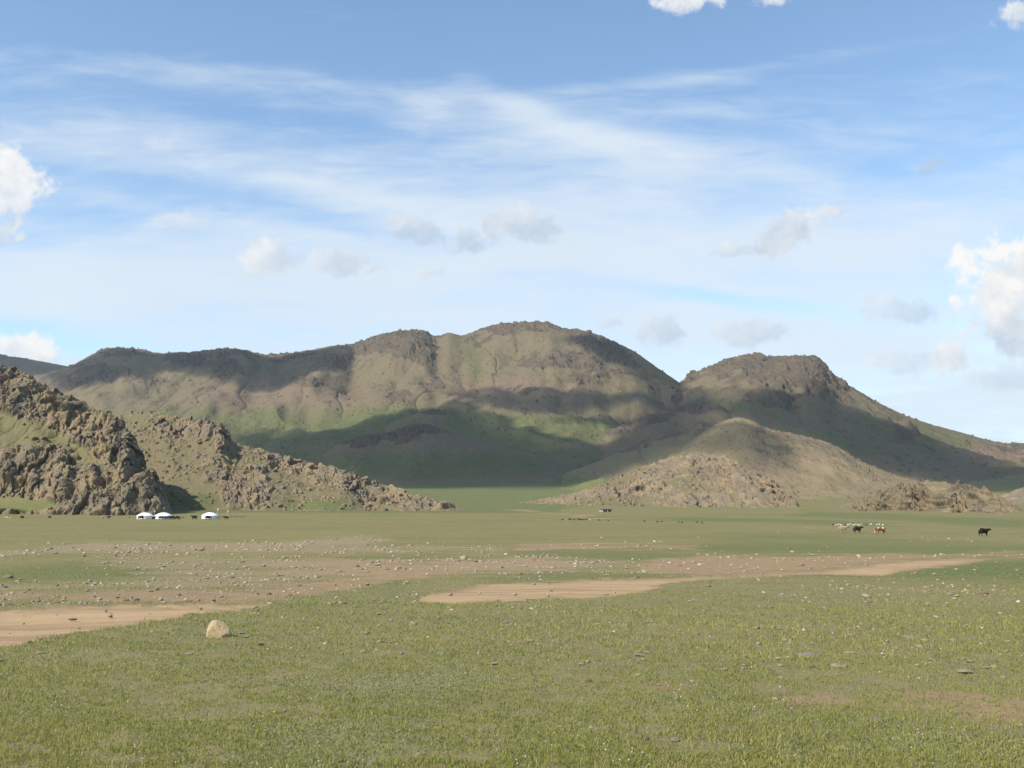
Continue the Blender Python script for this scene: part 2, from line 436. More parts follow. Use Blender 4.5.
hill('far_ridge', [(-260, 330), (-120, 338), (0, 354), (40, 361), (72, 367), (100, 372), (160, 376), (220, 385)], 3300, 2200, m_far, 260, 90, prof=1.2,
     crag=8, lump=24, rocks=[(0, 358, 50, 8)], gully=18, seed=4)
hill('mountain', [(20, 385), (50, 374), (70, 366), (82, 360), (92, 354), (102, 349), (112, 347), (128, 347.5), (142, 349), (152, 352), (162, 353), (175, 352), (190, 352), (205, 350), (222, 348),
                  (236, 348), (250, 351), (262, 354), (285, 353), (310, 350), (335, 345), (352, 344), (370, 337), (385, 333), (400, 330), (415, 329), (426, 331), (436, 337), (441, 335), (448, 332), (456, 334), (462, 336), (472, 332), (485, 327),
                  (500, 323), (520, 321.5), (543, 321), (552, 323), (562, 328), (578, 329), (590, 331), (604, 337), (618, 343), (636, 352), (655, 366), (680, 383), (700, 396), (716, 407), (735, 418), (760, 432), (800, 452)],
     [(20, 2700), (300, 2600), (520, 2500), (800, 2000)], [(20, 1500), (300, 1400), (500, 1300), (640, 1350), (800, 1500)], m_far, 1500, 400, prof=1.22, lump=17, crag=8., grain=1.7, boulder=.035,
     rocks=[(395, 342, 46, 15), (415, 358, 24, 9, .9), (122, 353, 34, 8), (240, 355, 40, 8), (190, 362, 40, 9, .7), (520, 332, 70, 9, .75), (600, 350, 55, 12, .85, 33), (560, 366, 52, 11, .62), (590, 378, 40, 9, .55),
            (640, 378, 30, 10, .5, 40), (437, 382, 7, 6), (424, 388, 10, 4, .8), (310, 386, 16, 6, .95), (399, 402, 14, 7, .8, -25), (448, 334, 12, 4), (226, 374, 18, 10, .95), (100, 377, 34, 10, .8), (145, 385, 26, 8, .6), (60, 385, 30, 9, .7),
            (205, 389, 20, 5, .5), (340, 365, 26, 9, .6), (362, 350, 20, 10, .8), (480, 345, 30, 8, .5), (690, 408, 28, 8, .8, 38), (290, 360, 30, 8, .6), (530, 392, 30, 6, .5), (325, 404, 9, 3, .6), (752, 430, 20, 8, .7)],
     gully=14, gsize=230, rough=.012, seed=12, soils=[(280, 400, 130, 22, .6), (520, 392, 110, 16, .62), (420, 372, 60, 14, .45)], green=[(330, 430, 300, 22, 1.), (420, 466, 260, 24, .9), (540, 436, 90, 14, 1.), (470, 360, 12, 30, .6, -20), (600, 425, 80, 10, .8), (200, 372, 90, 12, .4)],
     spurs=[(400, 362, 30, 22, 12), (560, 372, 50, 24, 10), (310, 390, 30, 14, 9), (480, 372, 8, 40, -9), (437, 384, 8, 6, 9)])
hill('crag_mountain', [(640, 420), (665, 395), (683, 379), (695, 371), (706, 367), (715, 364), (726, 359), (740, 355), (752, 353), (760, 352.5), (766, 356), (775, 356), (782, 355), (790, 356), (800, 355), (812, 355), (819, 358), (826, 366), (832, 374),
                       (846, 383), (862, 393), (885, 406), (905, 415), (930, 424), (960, 432), (985, 439), (1003, 443), (1024, 443), (1080, 440), (1180, 428), (1300, 425)],
     [(640, 2300), (800, 2200), (1000, 2300), (1300, 2500)], [(640, 1300), (800, 1150), (1000, 1050), (1300, 1100)], m_far, 1150, 330, prof=1.1, lump=20, crag=13, grain=1.2, boulder=.05,
     rocks=[(795, 373, 54, 21, 1.05), (822, 380, 28, 14, 1.05, 38), (715, 370, 26, 9, .9), (752, 356, 24, 6, .9), (740, 385, 22, 10, .6), (690, 376, 14, 8, .8), (775, 398, 46, 10, .7), (890, 424, 40, 6, .42, 22), (930, 448, 36, 6, .42, 14), (1024, 452, 40, 8, .5),
            (840, 400, 20, 6, .6, 28), (905, 436, 24, 10, .6, 28)],
     gully=13, gsize=210, rough=.012, seed=33, soils=[(1015, 455, 60, 9, .9), (760, 400, 60, 16, .5)], green=[(880, 440, 160, 26, .6), (740, 410, 60, 12, .7)],
     spurs=[(812, 372, 22, 22, 14), (910, 430, 24, 16, 12), (770, 385, 20, 16, 8)])
# low spurs and knolls below the mountain
hill('hump', [(385, 424), (405, 418), (422, 411), (432, 409), (445, 411), (462, 417), (485, 420), (520, 426), (560, 434)], 1750, 1500, m_far, 260, 90, prof=.9, lump=14, crag=6, rocks=[(434, 412, 26, 5)], seed=51, gully=4, gsize=60)
hill('knoll', [(322, 455), (340, 443), (356, 437), (372, 434), (392, 432), (404, 427), (414, 424), (428, 424), (440, 428), (458, 435), (480, 441), (505, 448), (540, 456), (580, 470)], 1420, 1120, m_far, 420, 130, prof=.9, lump=13, crag=6,
     rocks=[(365, 440, 30, 7, 1., -8), (418, 430, 26, 8), (395, 437, 28, 7, .9), (450, 434, 20, 4, .5)], seed=57, gully=3, gsize=60, soil0=.35, green0=.25, green=[(430, 466, 140, 14, 1.)])
hill('spur', [(560, 450), (590, 438), (612, 429), (635, 421), (650, 414), (672, 408), (695, 405), (712, 404), (724, 407), (740, 417), (765, 432), (800, 450)], 1650, 1350, m_far, 420, 120, prof=.95, lump=14, crag=7,
     rocks=[(640, 424, 50, 7, .9, -14), (700, 410, 34, 6, .9), (610, 432, 20, 5, .8)], seed=61, gully=4, gsize=70, green0=.3)
hill('shaded_ridge', [(455, 494), (490, 488), (520, 484), (550, 477), (580, 468), (605, 459), (625, 448), (645, 440), (662, 432), (680, 427), (700, 421), (715, 424), (730, 431), (760, 442), (790, 452), (830, 470)], 1330, 1000, m_mid, 560, 170, prof=1.0, lump=12, crag=6,
     rocks=[(680, 430, 34, 8, .9, -16), (640, 444, 30, 6, .7, -26), (705, 440, 24, 10, .6)], seed=67, gully=4, gsize=80, green0=.3, green=[(540, 486, 120, 10, 1.)])
hill('tan_hill', [(668, 455), (690, 441), (705, 431), (716, 424), (728, 419), (740, 417), (752, 420), (766, 428), (785, 432), (806, 436), (826, 442), (842, 449), (852, 456), (868, 464), (885, 471), (905, 478), (940, 486), (990, 494)],
     [(668, 1150), (780, 1120), (990, 900)], [(668, 860), (780, 780), (990, 700)], m_mid, 640, 240, prof=1.0, lump=9, crag=3.4,
     rocks=[(800, 440, 40, 8, .85, 12), (775, 450, 30, 7, .55), (835, 452, 22, 5, .8, 22), (765, 433, 14, 5, .6), (865, 468, 20, 4, .4)], boulder=.10, seed=71, gully=3, gsize=60, soil0=.45, soils=[(790, 465, 80, 20, .7)], green=[(830, 503, 60, 6, .9)])
hill('far_right_hill', [(955, 506), (985, 501), (1000, 496), (1024, 487), (1050, 480), (1100, 474), (1200, 470)], 820, 640, m_pale, 300, 120, prof=.9, lump=6, crag=2.5, rocks=[(1015, 500, 30, 10, .8), (1080, 490, 60, 10, .8)], boulder=.3, seed=77)
hill('rocky_knoll', [(500, 505), (530, 501), (560, 496), (585, 490), (608, 481), (630, 472), (648, 465), (664, 460), (680, 455), (694, 453), (710, 453.5), (722, 456), (738, 463), (752, 471), (766, 476), (776, 483), (788, 492), (798, 503), (806, 514), (815, 522)],
     [(500, 720), (690, 690), (815, 560)], [(500, 600), (690, 540), (815, 500)], m_pale, 900, 330, prof=.95, lump=10., crag=6.5, face=.6, rock0=.28, rough=.014,
     rocks=[(700, 466, 62, 13, .9), (690, 498, 70, 12, .6), (770, 500, 34, 15, 1.), (735, 482, 40, 14, .7), (650, 480, 40, 12, .6, -20), (600, 495, 36, 6, .5, -8), (655, 492, 14, 8, .95), (560, 501, 30, 3, .6)], boulder=.20, seed=83, gully=2, gsize=30, soil0=.3,
     spurs=[(775, 498, 12, 16, 3.), (690, 505, 16, 8, 2), (655, 494, 10, 8, 2)])
hill('low_crags', [(808, 522), (822, 513), (836, 507), (850, 502), (864, 497), (878, 492), (892, 488), (905, 484), (925, 481), (945, 482), (960, 485), (975, 488), (990, 493), (1005, 498), (1016, 505), (1026, 513), (1036, 524)],
     [(808, 520), (930, 600), (1036, 470)], [(808, 450), (930, 470), (1036, 400)], m_near, 620, 240, prof=.85, lump=7., crag=9.5, face=.72, rock0=.30,
     rocks=[(905, 506, 28, 14, 1.1), (880, 510, 20, 8, .9), (945, 510, 18, 12, 1.), (992, 513, 26, 10, 1.), (850, 512, 18, 5, .7), (965, 495, 30, 6, .6), (925, 500, 22, 10, .85), (895, 496, 30, 5, .6)], boulder=.25, seed=89, soil0=.5,
     spurs=[(905, 506, 12, 14, 7.), (948, 508, 9, 14, 7), (995, 512, 12, 12, 6.)])
hill('rocky_hill', [(40, 400), (62, 402), (82, 406), (100, 411), (116, 412), (130, 411), (150, 412), (165, 414), (185, 418), (203, 418), (218, 421), (226, 428), (232, 440), (240, 445), (256, 448), (285, 456), (313, 463), (342, 469), (370, 480), (399, 490), (428, 498), (450, 504), (470, 511), (480, 517)],
     [(40, 760), (220, 640), (350, 580), (480, 480)], [(40, 520), (220, 480), (350, 455), (480, 430)], m_pale, 1150, 400, prof=.92, lump=9.5, crag=7., face=.65, rock0=.12,
     rocks=[(150, 413, 36, 5, .85), (200, 430, 32, 12, 1.), (222, 436, 12, 16, 1.), (170, 432, 22, 8, .8), (232, 490, 16, 18, 1.), (255, 492, 16, 16, 1.), (215, 480, 20, 10, .75), (290, 468, 26, 10, .72, 14), (310, 490, 14, 12, .7),
            (345, 480, 20, 12, .9, 20), (375, 494, 26, 14, 1., 20), (402, 502, 24, 9, 1., 10), (440, 507, 24, 4, .8), (265, 456, 22, 5, .7), (320, 470, 30, 5, .7, 14), (200, 460, 26, 8, .5), (255, 470, 14, 8, .6)],
     bare=[(325, 500, 22, 9, 20)], boulder=.18, seed=97, gully=2.5, gsize=30, rough=.014, soil0=.15, green=[(320, 505, 40, 8, .9), (190, 500, 40, 8, .9)],
     spurs=[(222, 436, 8, 16, 5), (240, 494, 10, 16, 4.), (260, 496, 8, 14, 3.), (388, 498, 12, 12, 4.), (410, 503, 10, 8, 2.)])
hill('left_crag', [(-260, 322), (-120, 340), (-40, 358), (0, 365), (14, 368), (27, 372), (41, 382), (56, 390), (70, 396), (82, 404), (96, 409), (109, 413), (119, 419), (127, 426), (134, 436), (140, 449), (147, 462), (154, 474), (163, 490), (170, 506), (176, 520)],
     [(-260, 620), (0, 560), (110, 500), (176, 420)], [(-260, 440), (0, 420), (110, 410), (176, 404)], m_near, 1000, 480, prof=.86, lump=13., crag=9., face=.72, rock0=.66,
     rocks=[(40, 395, 60, 22, 1., 24), (110, 440, 26, 30, 1.), (90, 485, 70, 24, 1.), (30, 480, 40, 24, .95), (130, 470, 16, 30, 1.), (0, 480, 30, 20, .9), (-80, 400, 90, 60, .9)],
     bare=[(12, 434, 50, 12, 14), (70, 452, 22, 6, 24), (12, 503, 44, 6, 4)], boulder=.08, seed=103, gully=4, gsize=30, rough=.016, green=[(12, 434, 60, 14, .25), (30, 508, 80, 8, .6)],
     spurs=[(60, 478, 14, 26, 6), (95, 482, 12, 24, 5.5), (122, 470, 9, 30, 6), (142, 488, 8, 18, 4.), (30, 476, 10, 22, 5), (8, 470, 8, 20, 4), (85, 425, 14, 20, 5), (112, 435, 10, 20, 4)])

# ------------------------------------------------------------------ the plain
def inpoly(px, py, poly):
    """signed distance in the units of px, positive inside"""
    P = np.array(poly, float); n = len(P)
    ins = np.zeros(px.shape, bool); dm = np.full(px.shape, 1e9)
    for i in range(n):
        x0, y0 = P[i]; x1, y1 = P[(i + 1) % n]
        c = ((y0 > py) != (y1 > py)) & (px < (x1 - x0) * (py - y0) / ((y1 - y0) if y1 != y0 else 1e-9) + x0)
        ins ^= c
        ex, ey = x1 - x0, y1 - y0
        t = np.clip(((px - x0) * ex + (py - y0) * ey) / (ex * ex + ey * ey + 1e-9), 0, 1)
        dm = np.minimum(dm, (px - x0 - t * ex) ** 2 * .06 + (py - y0 - t * ey) ** 2)
    return np.where(ins, 1, -1) * np.sqrt(dm)
TRACK = [[(-260, 612), (-60, 612), (0, 611), (60, 608), (130, 606), (262, 605), (272, 607.5), (205, 614), (150, 621), (100, 629), (50, 638), (0, 647), (-60, 657), (-260, 690)],
         [(404, 602), (428, 591), (480, 585), (540, 581), (600, 579), (650, 577.5), (700, 576), (760, 575), (800, 573), (840, 568), (880, 563), (925, 559.5), (970, 558), (990, 558.5), (984, 562), (950, 566.5), (900, 571.5), (880, 576), (800, 577), (745, 578.5), (700, 580), (660, 587), (630, 594), (615, 597), (585, 600.5), (555, 599), (520, 602.5), (490, 600.5), (455, 603.5), (430, 601.5)]]
DIRT = [  # polygon, strength
    ([(645, 560), (700, 556), (780, 555), (900, 555.5), (960, 557), (900, 562), (820, 570), (760, 574), (690, 577), (640, 572)], .95),
    ([(60, 596), (140, 592), (256, 591), (340, 580), (420, 566), (520, 558), (560, 562), (480, 572), (400, 578), (340, 588), (300, 596), (256, 604), (120, 604)], 1.2),
    ([(-200, 592), (0, 590), (90, 594), (100, 600), (0, 601), (-200, 606)], .7), ([(256, 562), (330, 556), (470, 558), (560, 556), (640, 560), (560, 572), (400, 576), (256, 576)], .7),
    ([(512, 544), (600, 542), (700, 545), (690, 550), (600, 550), (520, 553)], .75), ([(300, 538), (340, 535), (385, 535), (380, 539), (320, 540)], .6),
    ([(640, 552), (760, 554), (1024, 551), (1200, 551), (1200, 556), (1024, 557), (760, 557.5)], .7), ([(900, 541), (1000, 539), (1100, 540), (1100, 544), (960, 544)], .55),
    ([(925, 529), (1000, 527), (1060, 528), (1060, 531), (960, 531)], .0), ([(793, 526.5), (812, 525.5), (822, 528), (800, 529.5)], .6),
    ([(500, 508.6), (530, 510), (556, 513.5), (580, 516), (600, 517.5), (680, 519), (680, 519.8), (590, 519), (560, 516), (540, 512.5), (505, 510)], .8), ([(564, 514.3), (582, 514.5), (584, 517.3), (566, 517)], .9),
    ([(690, 516), (725, 516.5), (760, 518), (740, 519.2), (700, 518)], .45), ([(832, 533.4), (880, 533.6), (960, 538), (940, 539), (880, 535.5)], .4)]
GRAVEL = [
    ([(-200, 552), (0, 549), (60, 545), (105, 540), (180, 540), (256, 540.5), (370, 536), (395, 538), (380, 545), (470, 545), (512, 547), (512, 552), (450, 551), (256, 554), (150, 552), (60, 555), (0, 559), (-200, 565)], .95),
    ([(60, 562), (130, 553), (256, 555), (340, 560), (420, 560), (512, 555), (640, 560), (720, 562), (640, 572), (512, 578), (400, 570), (320, 582), (256, 592), (160, 588), (110, 582), (140, 572)], .72),
    ([(-200, 590), (0, 580), (130, 579), (256, 578), (256, 590), (140, 590), (0, 592)], .75), ([(-100, 605), (0, 603), (110, 603), (100, 608), (0, 611), (-100, 614)], .8),
    ([(300, 588), (340, 584), (400, 584), (430, 590), (400, 604), (330, 606)], .35), ([(420, 590), (540, 582), (640, 580), (600, 600), (440, 602)], .35),
    ([(560, 541), (700, 540), (710, 546), (560, 549)], .5), ([(640, 562), (820, 556), (900, 560), (820, 568), (680, 572)], .35),
    ([(768, 582), (860, 578), (960, 580), (1024, 584), (1200, 586), (1200, 606), (1024, 602), (900, 600), (780, 600)], .36),
    ([(925, 538), (1000, 538), (1010, 541), (935, 542)], .8), ([(640, 646), (760, 640), (1024, 640), (1024, 680), (800, 676), (660, 664)], .12), ([(690, 690), (800, 684), (1024, 694), (1100, 720), (960, 724), (780, 706)], .22)]
LUSH = [
    ([(360, 470), (560, 470), (640, 488), (600, 505), (400, 508), (360, 492)], .85),
    ([(-300, 488), (0, 491), (60, 496), (150, 501), (256, 504), (400, 508), (520, 505), (560, 505), (560, 512), (400, 513.5), (200, 513), (0, 511), (-300, 508)], .9),
    ([(0, 570), (80, 562), (170, 570), (170, 578), (60, 580), (0, 584), (-200, 590), (-200, 575)], .7), ([(345, 556), (430, 554), (432, 561), (350, 562)], .7), ([(512, 551), (600, 549), (690, 552), (690, 560), (600, 562), (512, 558)], .7),
    ([(480, 577), (600, 573), (700, 573.5), (720, 576), (600, 579), (500, 582)], .9), ([(300, 588), (380, 577), (420, 582), (410, 598), (360, 607), (260, 607)], .75), ([(0, 602), (256, 600), (260, 605), (0, 607)], .6),
    ([(885, 576), (930, 568), (990, 561), (1060, 557), (1200, 556), (1200, 582), (1024, 580), (940, 578)], 1.), ([(700, 544), (800, 543), (1024, 546), (1200, 546), (1200, 551), (1024, 551), (760, 553), (690, 551)], .85),
    ([(760, 534), (830, 536), (1024, 543), (1024, 546), (820, 541), (700, 541)], .6), ([(560, 516), (640, 517.5), (760, 518.5), (900, 524), (900, 526), (760, 522), (590, 519.5)], .9), ([(790, 516), (900, 520), (990, 526), (1030, 528), (1030, 520), (900, 515), (820, 512)], .8)]
BARE = [([(640, 688), (720, 684), (830, 690), (900, 694), (1024, 696), (1100, 700), (1100, 724), (1000, 722), (900, 712), (820, 706), (740, 700)], 1.1), ([(270, 640), (330, 640), (320, 655), (275, 655)], .5), ([(560, 655), (640, 650), (640, 664), (570, 664)], .4), ([(620, 640), (760, 636), (940, 646), (940, 660), (760, 656)], .5), ([(860, 705), (1024, 700), (1100, 705), (1100, 735), (1024, 732), (930, 722)], .9), ([(760, 668), (900, 664), (1024, 670), (1024, 690), (880, 686)], .55), ([(540, 672), (690, 668), (700, 688), (560, 690)], .45), ([(80, 700), (200, 690), (260, 705), (150, 716)], .4)]
def masks(X, Y):
    X = np.asarray(X, float); Y = np.asarray(Y, float)
    px, py = pix(X, Y, gz(X, Y, False))
    lw = np.maximum(Y, 1) * .055
    wx = 40 * fbm(X / lw / 2.2, np.log(np.maximum(Y, 1)) * 16, 4, 141); wy = 5.5 * fbm(X / lw / 1.4, np.log(np.maximum(Y, 1)) * 26, 4, 143) * sstep(510, 560, py) + .5 * fbm(X / lw, np.log(np.maximum(Y, 1)) * 50, 3, 144)
    qx = px + wx; qy = py + wy
    def soft(lst, w):
        mk = np.zeros(px.shape)
        for poly, st in lst:
            P = np.array(poly)
            box = (qx > P[:, 0].min() - 40) & (qx < P[:, 0].max() + 40) & (qy > P[:, 1].min() - 8) & (qy < P[:, 1].max() + 8) & (Y > 3)
            if not box.any(): continue
            sd = inpoly(qx[box], qy[box], poly)
            ww = w * np.clip((np.asarray(qy[box]) - 500) / 60, .2, 1.3)
            mk[box] = np.maximum(mk[box], st * sstep(-ww, ww, sd))
        return mk
    tr = np.full(px.shape, -9.)
    for poly in TRACK:
        P = np.array(poly)
        box = (px > P[:, 0].min() - 40) & (px < P[:, 0].max() + 40) & (py > P[:, 1].min() - 8) & (py < P[:, 1].max() + 8) & (Y > 3)
        if box.any(): tr[box] = np.maximum(tr[box], inpoly(px[box] + wx[box] * .25, py[box] + wy[box] * .35 + 3.2 * fbm(X[box] / .9, Y[box] / .9, 5, 147) * np.clip((py[box] - 545) / 50, .2, 1.2), poly))
    return dict(track=tr, dirt=np.maximum(soft(DIRT, 5.), soft(BARE, 15) * np.clip(.70 + 1.3 * fbm(X / .8, Y / 1.3, 5, 149), 0, 1.)), gravel=soft(GRAVEL, 6.), lush=soft(LUSH, 4.))

def build_ground():
    fa = np.linspace(-R(38), R(38), 1150)
    oa = np.linspace(R(38), 2 * math.pi - R(38), 92)[1:-1]
    ang = np.concatenate([fa, oa])
    yy = np.concatenate([np.linspace(1200, 800, 40), np.linspace(799, 560, 330), np.linspace(559.6, 522, 150), np.linspace(521.7, 512, 60)])
    _, s = slope(512, yy)
    prof_s = (_pz[1:] / _pd[1:]); dd = _pd[1:]
    k0 = np.searchsorted(-prof_s[:0], 0)
    rows = []
    for q in s:                              # distances at which the bare profile meets the sight lines
        i = np.argmax((prof_s >= q) & (dd > 1)); rows.append(dd[i])
    rows = np.unique(np.array(rows)); rows = rows[(rows > .8) & (rows < 430)]
    r = np.concatenate([[.25, .6], rows, np.exp(np.linspace(math.log(435), math.log(2600), 150)), np.exp(np.linspace(math.log(2700), math.log(20000), 20))])
    keep = np.concatenate([[True], np.diff(r) > .01]); r = r[keep]
    A, Rr = np.meshgrid(ang, r)
    fl = np.where(np.abs(A) < R(45), 1 / np.maximum(np.cos(A), .7), 1.25)
    X = Rr * fl * np.sin(A); Y = Rr * fl * np.cos(A)
    Z = gz(X, Y)
    mk = masks(X, Y)
    tus = fbm(X / .22, Y / .22, 3, 151)
    grassy = (1 - np.clip(mk['dirt'] + mk['gravel'] * .6, 0, 1)) * (mk['track'] < 0)
    Z = Z + .02 * tus * grassy * (Y < 60)
    Z = np.where(mk['track'] > 0, Z - .035 * np.clip(mk['track'], 0, 1), Z)
    nr, nc = X.shape
    co = np.stack([X, Y, Z], -1).reshape(-1, 3)
    co = np.concatenate([co, [[0, 0, float(gz(0., 0.))]]])
    q = grid_quads(nr, nc, wrap=True)
    k = np.arange(nc); tri = np.stack([np.full(nc, nr * nc), k, (k + 1) % nc], -1)
    ex = lambda v: np.concatenate([v.ravel(), [0.]])
    dirt = np.maximum(mk['dirt'], sstep(-.8, .6, mk['track']))
    me = mesh_np('ground', co, q, tri, attrs=dict(dirt=ex(dirt), gravel=ex(mk['gravel']), lush=ex(mk['lush'])))
    m, t, b = new_mat('steppe_ground', .95, .1)
    P = t.node('ShaderNodeNewGeometry').outputs['Position']
    n0 = t.noise(P, .018, 5, .6); n1 = t.noise(P, .22, 6, .62); n2 = t.noise(P, 1.6, 6, .65); n3 = t.noise(P, 14., 5, .7); n4 = t.noise(P, 60., 3, .7)
    flat = t.node('ShaderNodeMapping'); t.put(flat.inputs['Vector'], P); flat.inputs['Scale'].default_value = (.30, 1, 1)
    nb = t.noise(flat.outputs[0], .055, 6, .6)
    g = t.mix(t.rng(nb, .34, .66), (.240, .198, .070), (.165, .160, .052))
    g = t.mix(t.rng(n0, .40, .66, 0, .7), g, (.235, .195, .080))
    st = t.noise(flat.outputs[0], .5, 7, .7)
    g = t.mix(t.rng(st, .42, .60, 0, .55), g, (.250, .215, .098))
    g = t.mix(t.rng(st, .50, .34, 0, .5), g, (.098, .112, .040))
    g = t.mix(t.m('MULTIPLY', t.attr('lush'), t.rng(n1, .1, .5, .5, 1.)), g, (.105, .138, .040))
    g = t.mix(t.rng(n2, .40, .68, 0, .6), g, (.180, .160, .080))
    g = t.mix(t.rng(n3, .42, .74, 0, .5), g, (.082, .088, .036))
    soil = t.mix(t.rng(n2, .3, .7), (.295, .205, .112), (.225, .155, .084))
    soil = t.mix(t.rng(n3, .45, .75, 0, .6), soil, (.330, .250, .170))
    stone = t.mix(t.rng(n3, .35, .68), (.185, .140, .080), (.420, .335, .215))
    streaks = t.noise(flat.outputs[0], .35, 6, .65)
    da = t.m('MULTIPLY_ADD', t.m('SUBTRACT', streaks, .5), 1.5, t.m('MULTIPLY_ADD', t.m('SUBTRACT', n2, .5), 1.1, t.attr('dirt')))
    ga = t.m('MULTIPLY_ADD', t.m('SUBTRACT', n2, .5), 1.7, t.m('MULTIPLY_ADD', t.m('SUBTRACT', streaks, .5), 1.6, t.attr('gravel')))
    turf = t.rng(t.vm('LENGTH', P), 24, 55)
    g = t.mix(t.m('SUBTRACT', .7, t.m('MULTIPLY', turf, .7)), g, t.mix(t.rng(n3, .35, .65), (.205, .180, .078), t.mix(t.rng(n2, .4, .65), (.270, .205, .115), (.250, .235, .135))))
    g = t.mix(t.rng(n4, .40, .66, 0, .55), g, (.110, .100, .045))
    g = t.mix(t.rng(t.noise(P, 33., 4, .7), .56, .72, 0, .6), g, (.330, .270, .150))
    c = t.mix(t.rng(da, .38, .70), g, soil)
    c = t.mix(t.rng(ga, .46, .95, 0, .75), c, t.mix(t.rng(n4, .42, .62), stone, (.235, .175, .110)))
    t.put(b.inputs['Base Color'], c)
    hh = t.m('ADD', t.m('MULTIPLY', n3, .6), t.m('MULTIPLY', n4, .25))
    bump(t, b, hh, .8, .05)
    tag(link('ground', me, m), kind='structure')
    # the wheel-worn track: its own sheet just above the ground
    inside = mk['track'] > .15
    vid = np.full(nr * nc, -1); fi = inside.ravel()
    qs = q[fi[q].all(1)]
    used = np.unique(qs); vid[used] = np.arange(len(used))
    c2 = co[used].copy(); c2[:, 2] += .008
    me = mesh_np('dirt_track', c2, vid[qs], attrs=dict(edge=np.clip(mk['track'].ravel()[used], 0, 12)))
    m, t, b = new_mat('packed_earth', .95, .1)
    P = t.node('ShaderNodeNewGeometry').outputs['Position']
    mp = t.node('ShaderNodeMapping'); t.put(mp.inputs['Vector'], P); mp.inputs['Rotation'].default_value = (0, 0, R(-28)); mp.inputs['Scale'].default_value = (.35, 1.0, 1)
    w = t.noise(mp.outputs[0], 1.3, 5, .55); n2 = t.noise(P, 1.1, 6, .65); n3 = t.noise(P, 16, 5, .7)
    c = t.mix(t.rng(w, .25, .75), (.420, .288, .155), (.330, .222, .120))
    c = t.mix(t.rng(n2, .42, .72, 0, .6), c, (.350, .248, .145))
    c = t.mix(t.rng(n3, .5, .72, 0, .5), c, (.385, .290, .190))
    c = t.mix(t.rng(t.noise(P, 40, 3, .6), .56, .68, 0, .7), c, (.19, .14, .09))
    c = t.mix(t.rng(t.noise(P, 22, 3, .6), .64, .70, 0, .8), c, (.50, .41, .29))
    edge = t.m('MULTIPLY_ADD', t.m('SUBTRACT', t.noise(P, 2.2, 5, .65), .5), 7., t.attr('edge'))
    c = t.mix(t.rng(edge, 3.2, .4, 0, .75), c, t.mix(t.rng(n3, .4, .6), (.215, .155, .085), (.20, .18, .075)))
    mp2 = t.node('ShaderNodeMapping'); t.put(mp2.inputs['Vector'], P); mp2.inputs['Rotation'].default_value = (0, 0, R(-52)); mp2.inputs['Scale'].default_value = (.10, .9, 1)
    c = t.mix(t.rng(t.noise(mp2.outputs[0], 1.1, 4, .55), .50, .66, 0, .65), c, (.235, .158, .090))
    t.put(b.inputs['Base Color'], c)
    bump(t, b, t.m('ADD', t.m('MULTIPLY', n2, .6), t.m('MULTIPLY', n3, .25)), .6, .06)
    tag(link('dirt_track', me, m), kind='structure')
build_ground()

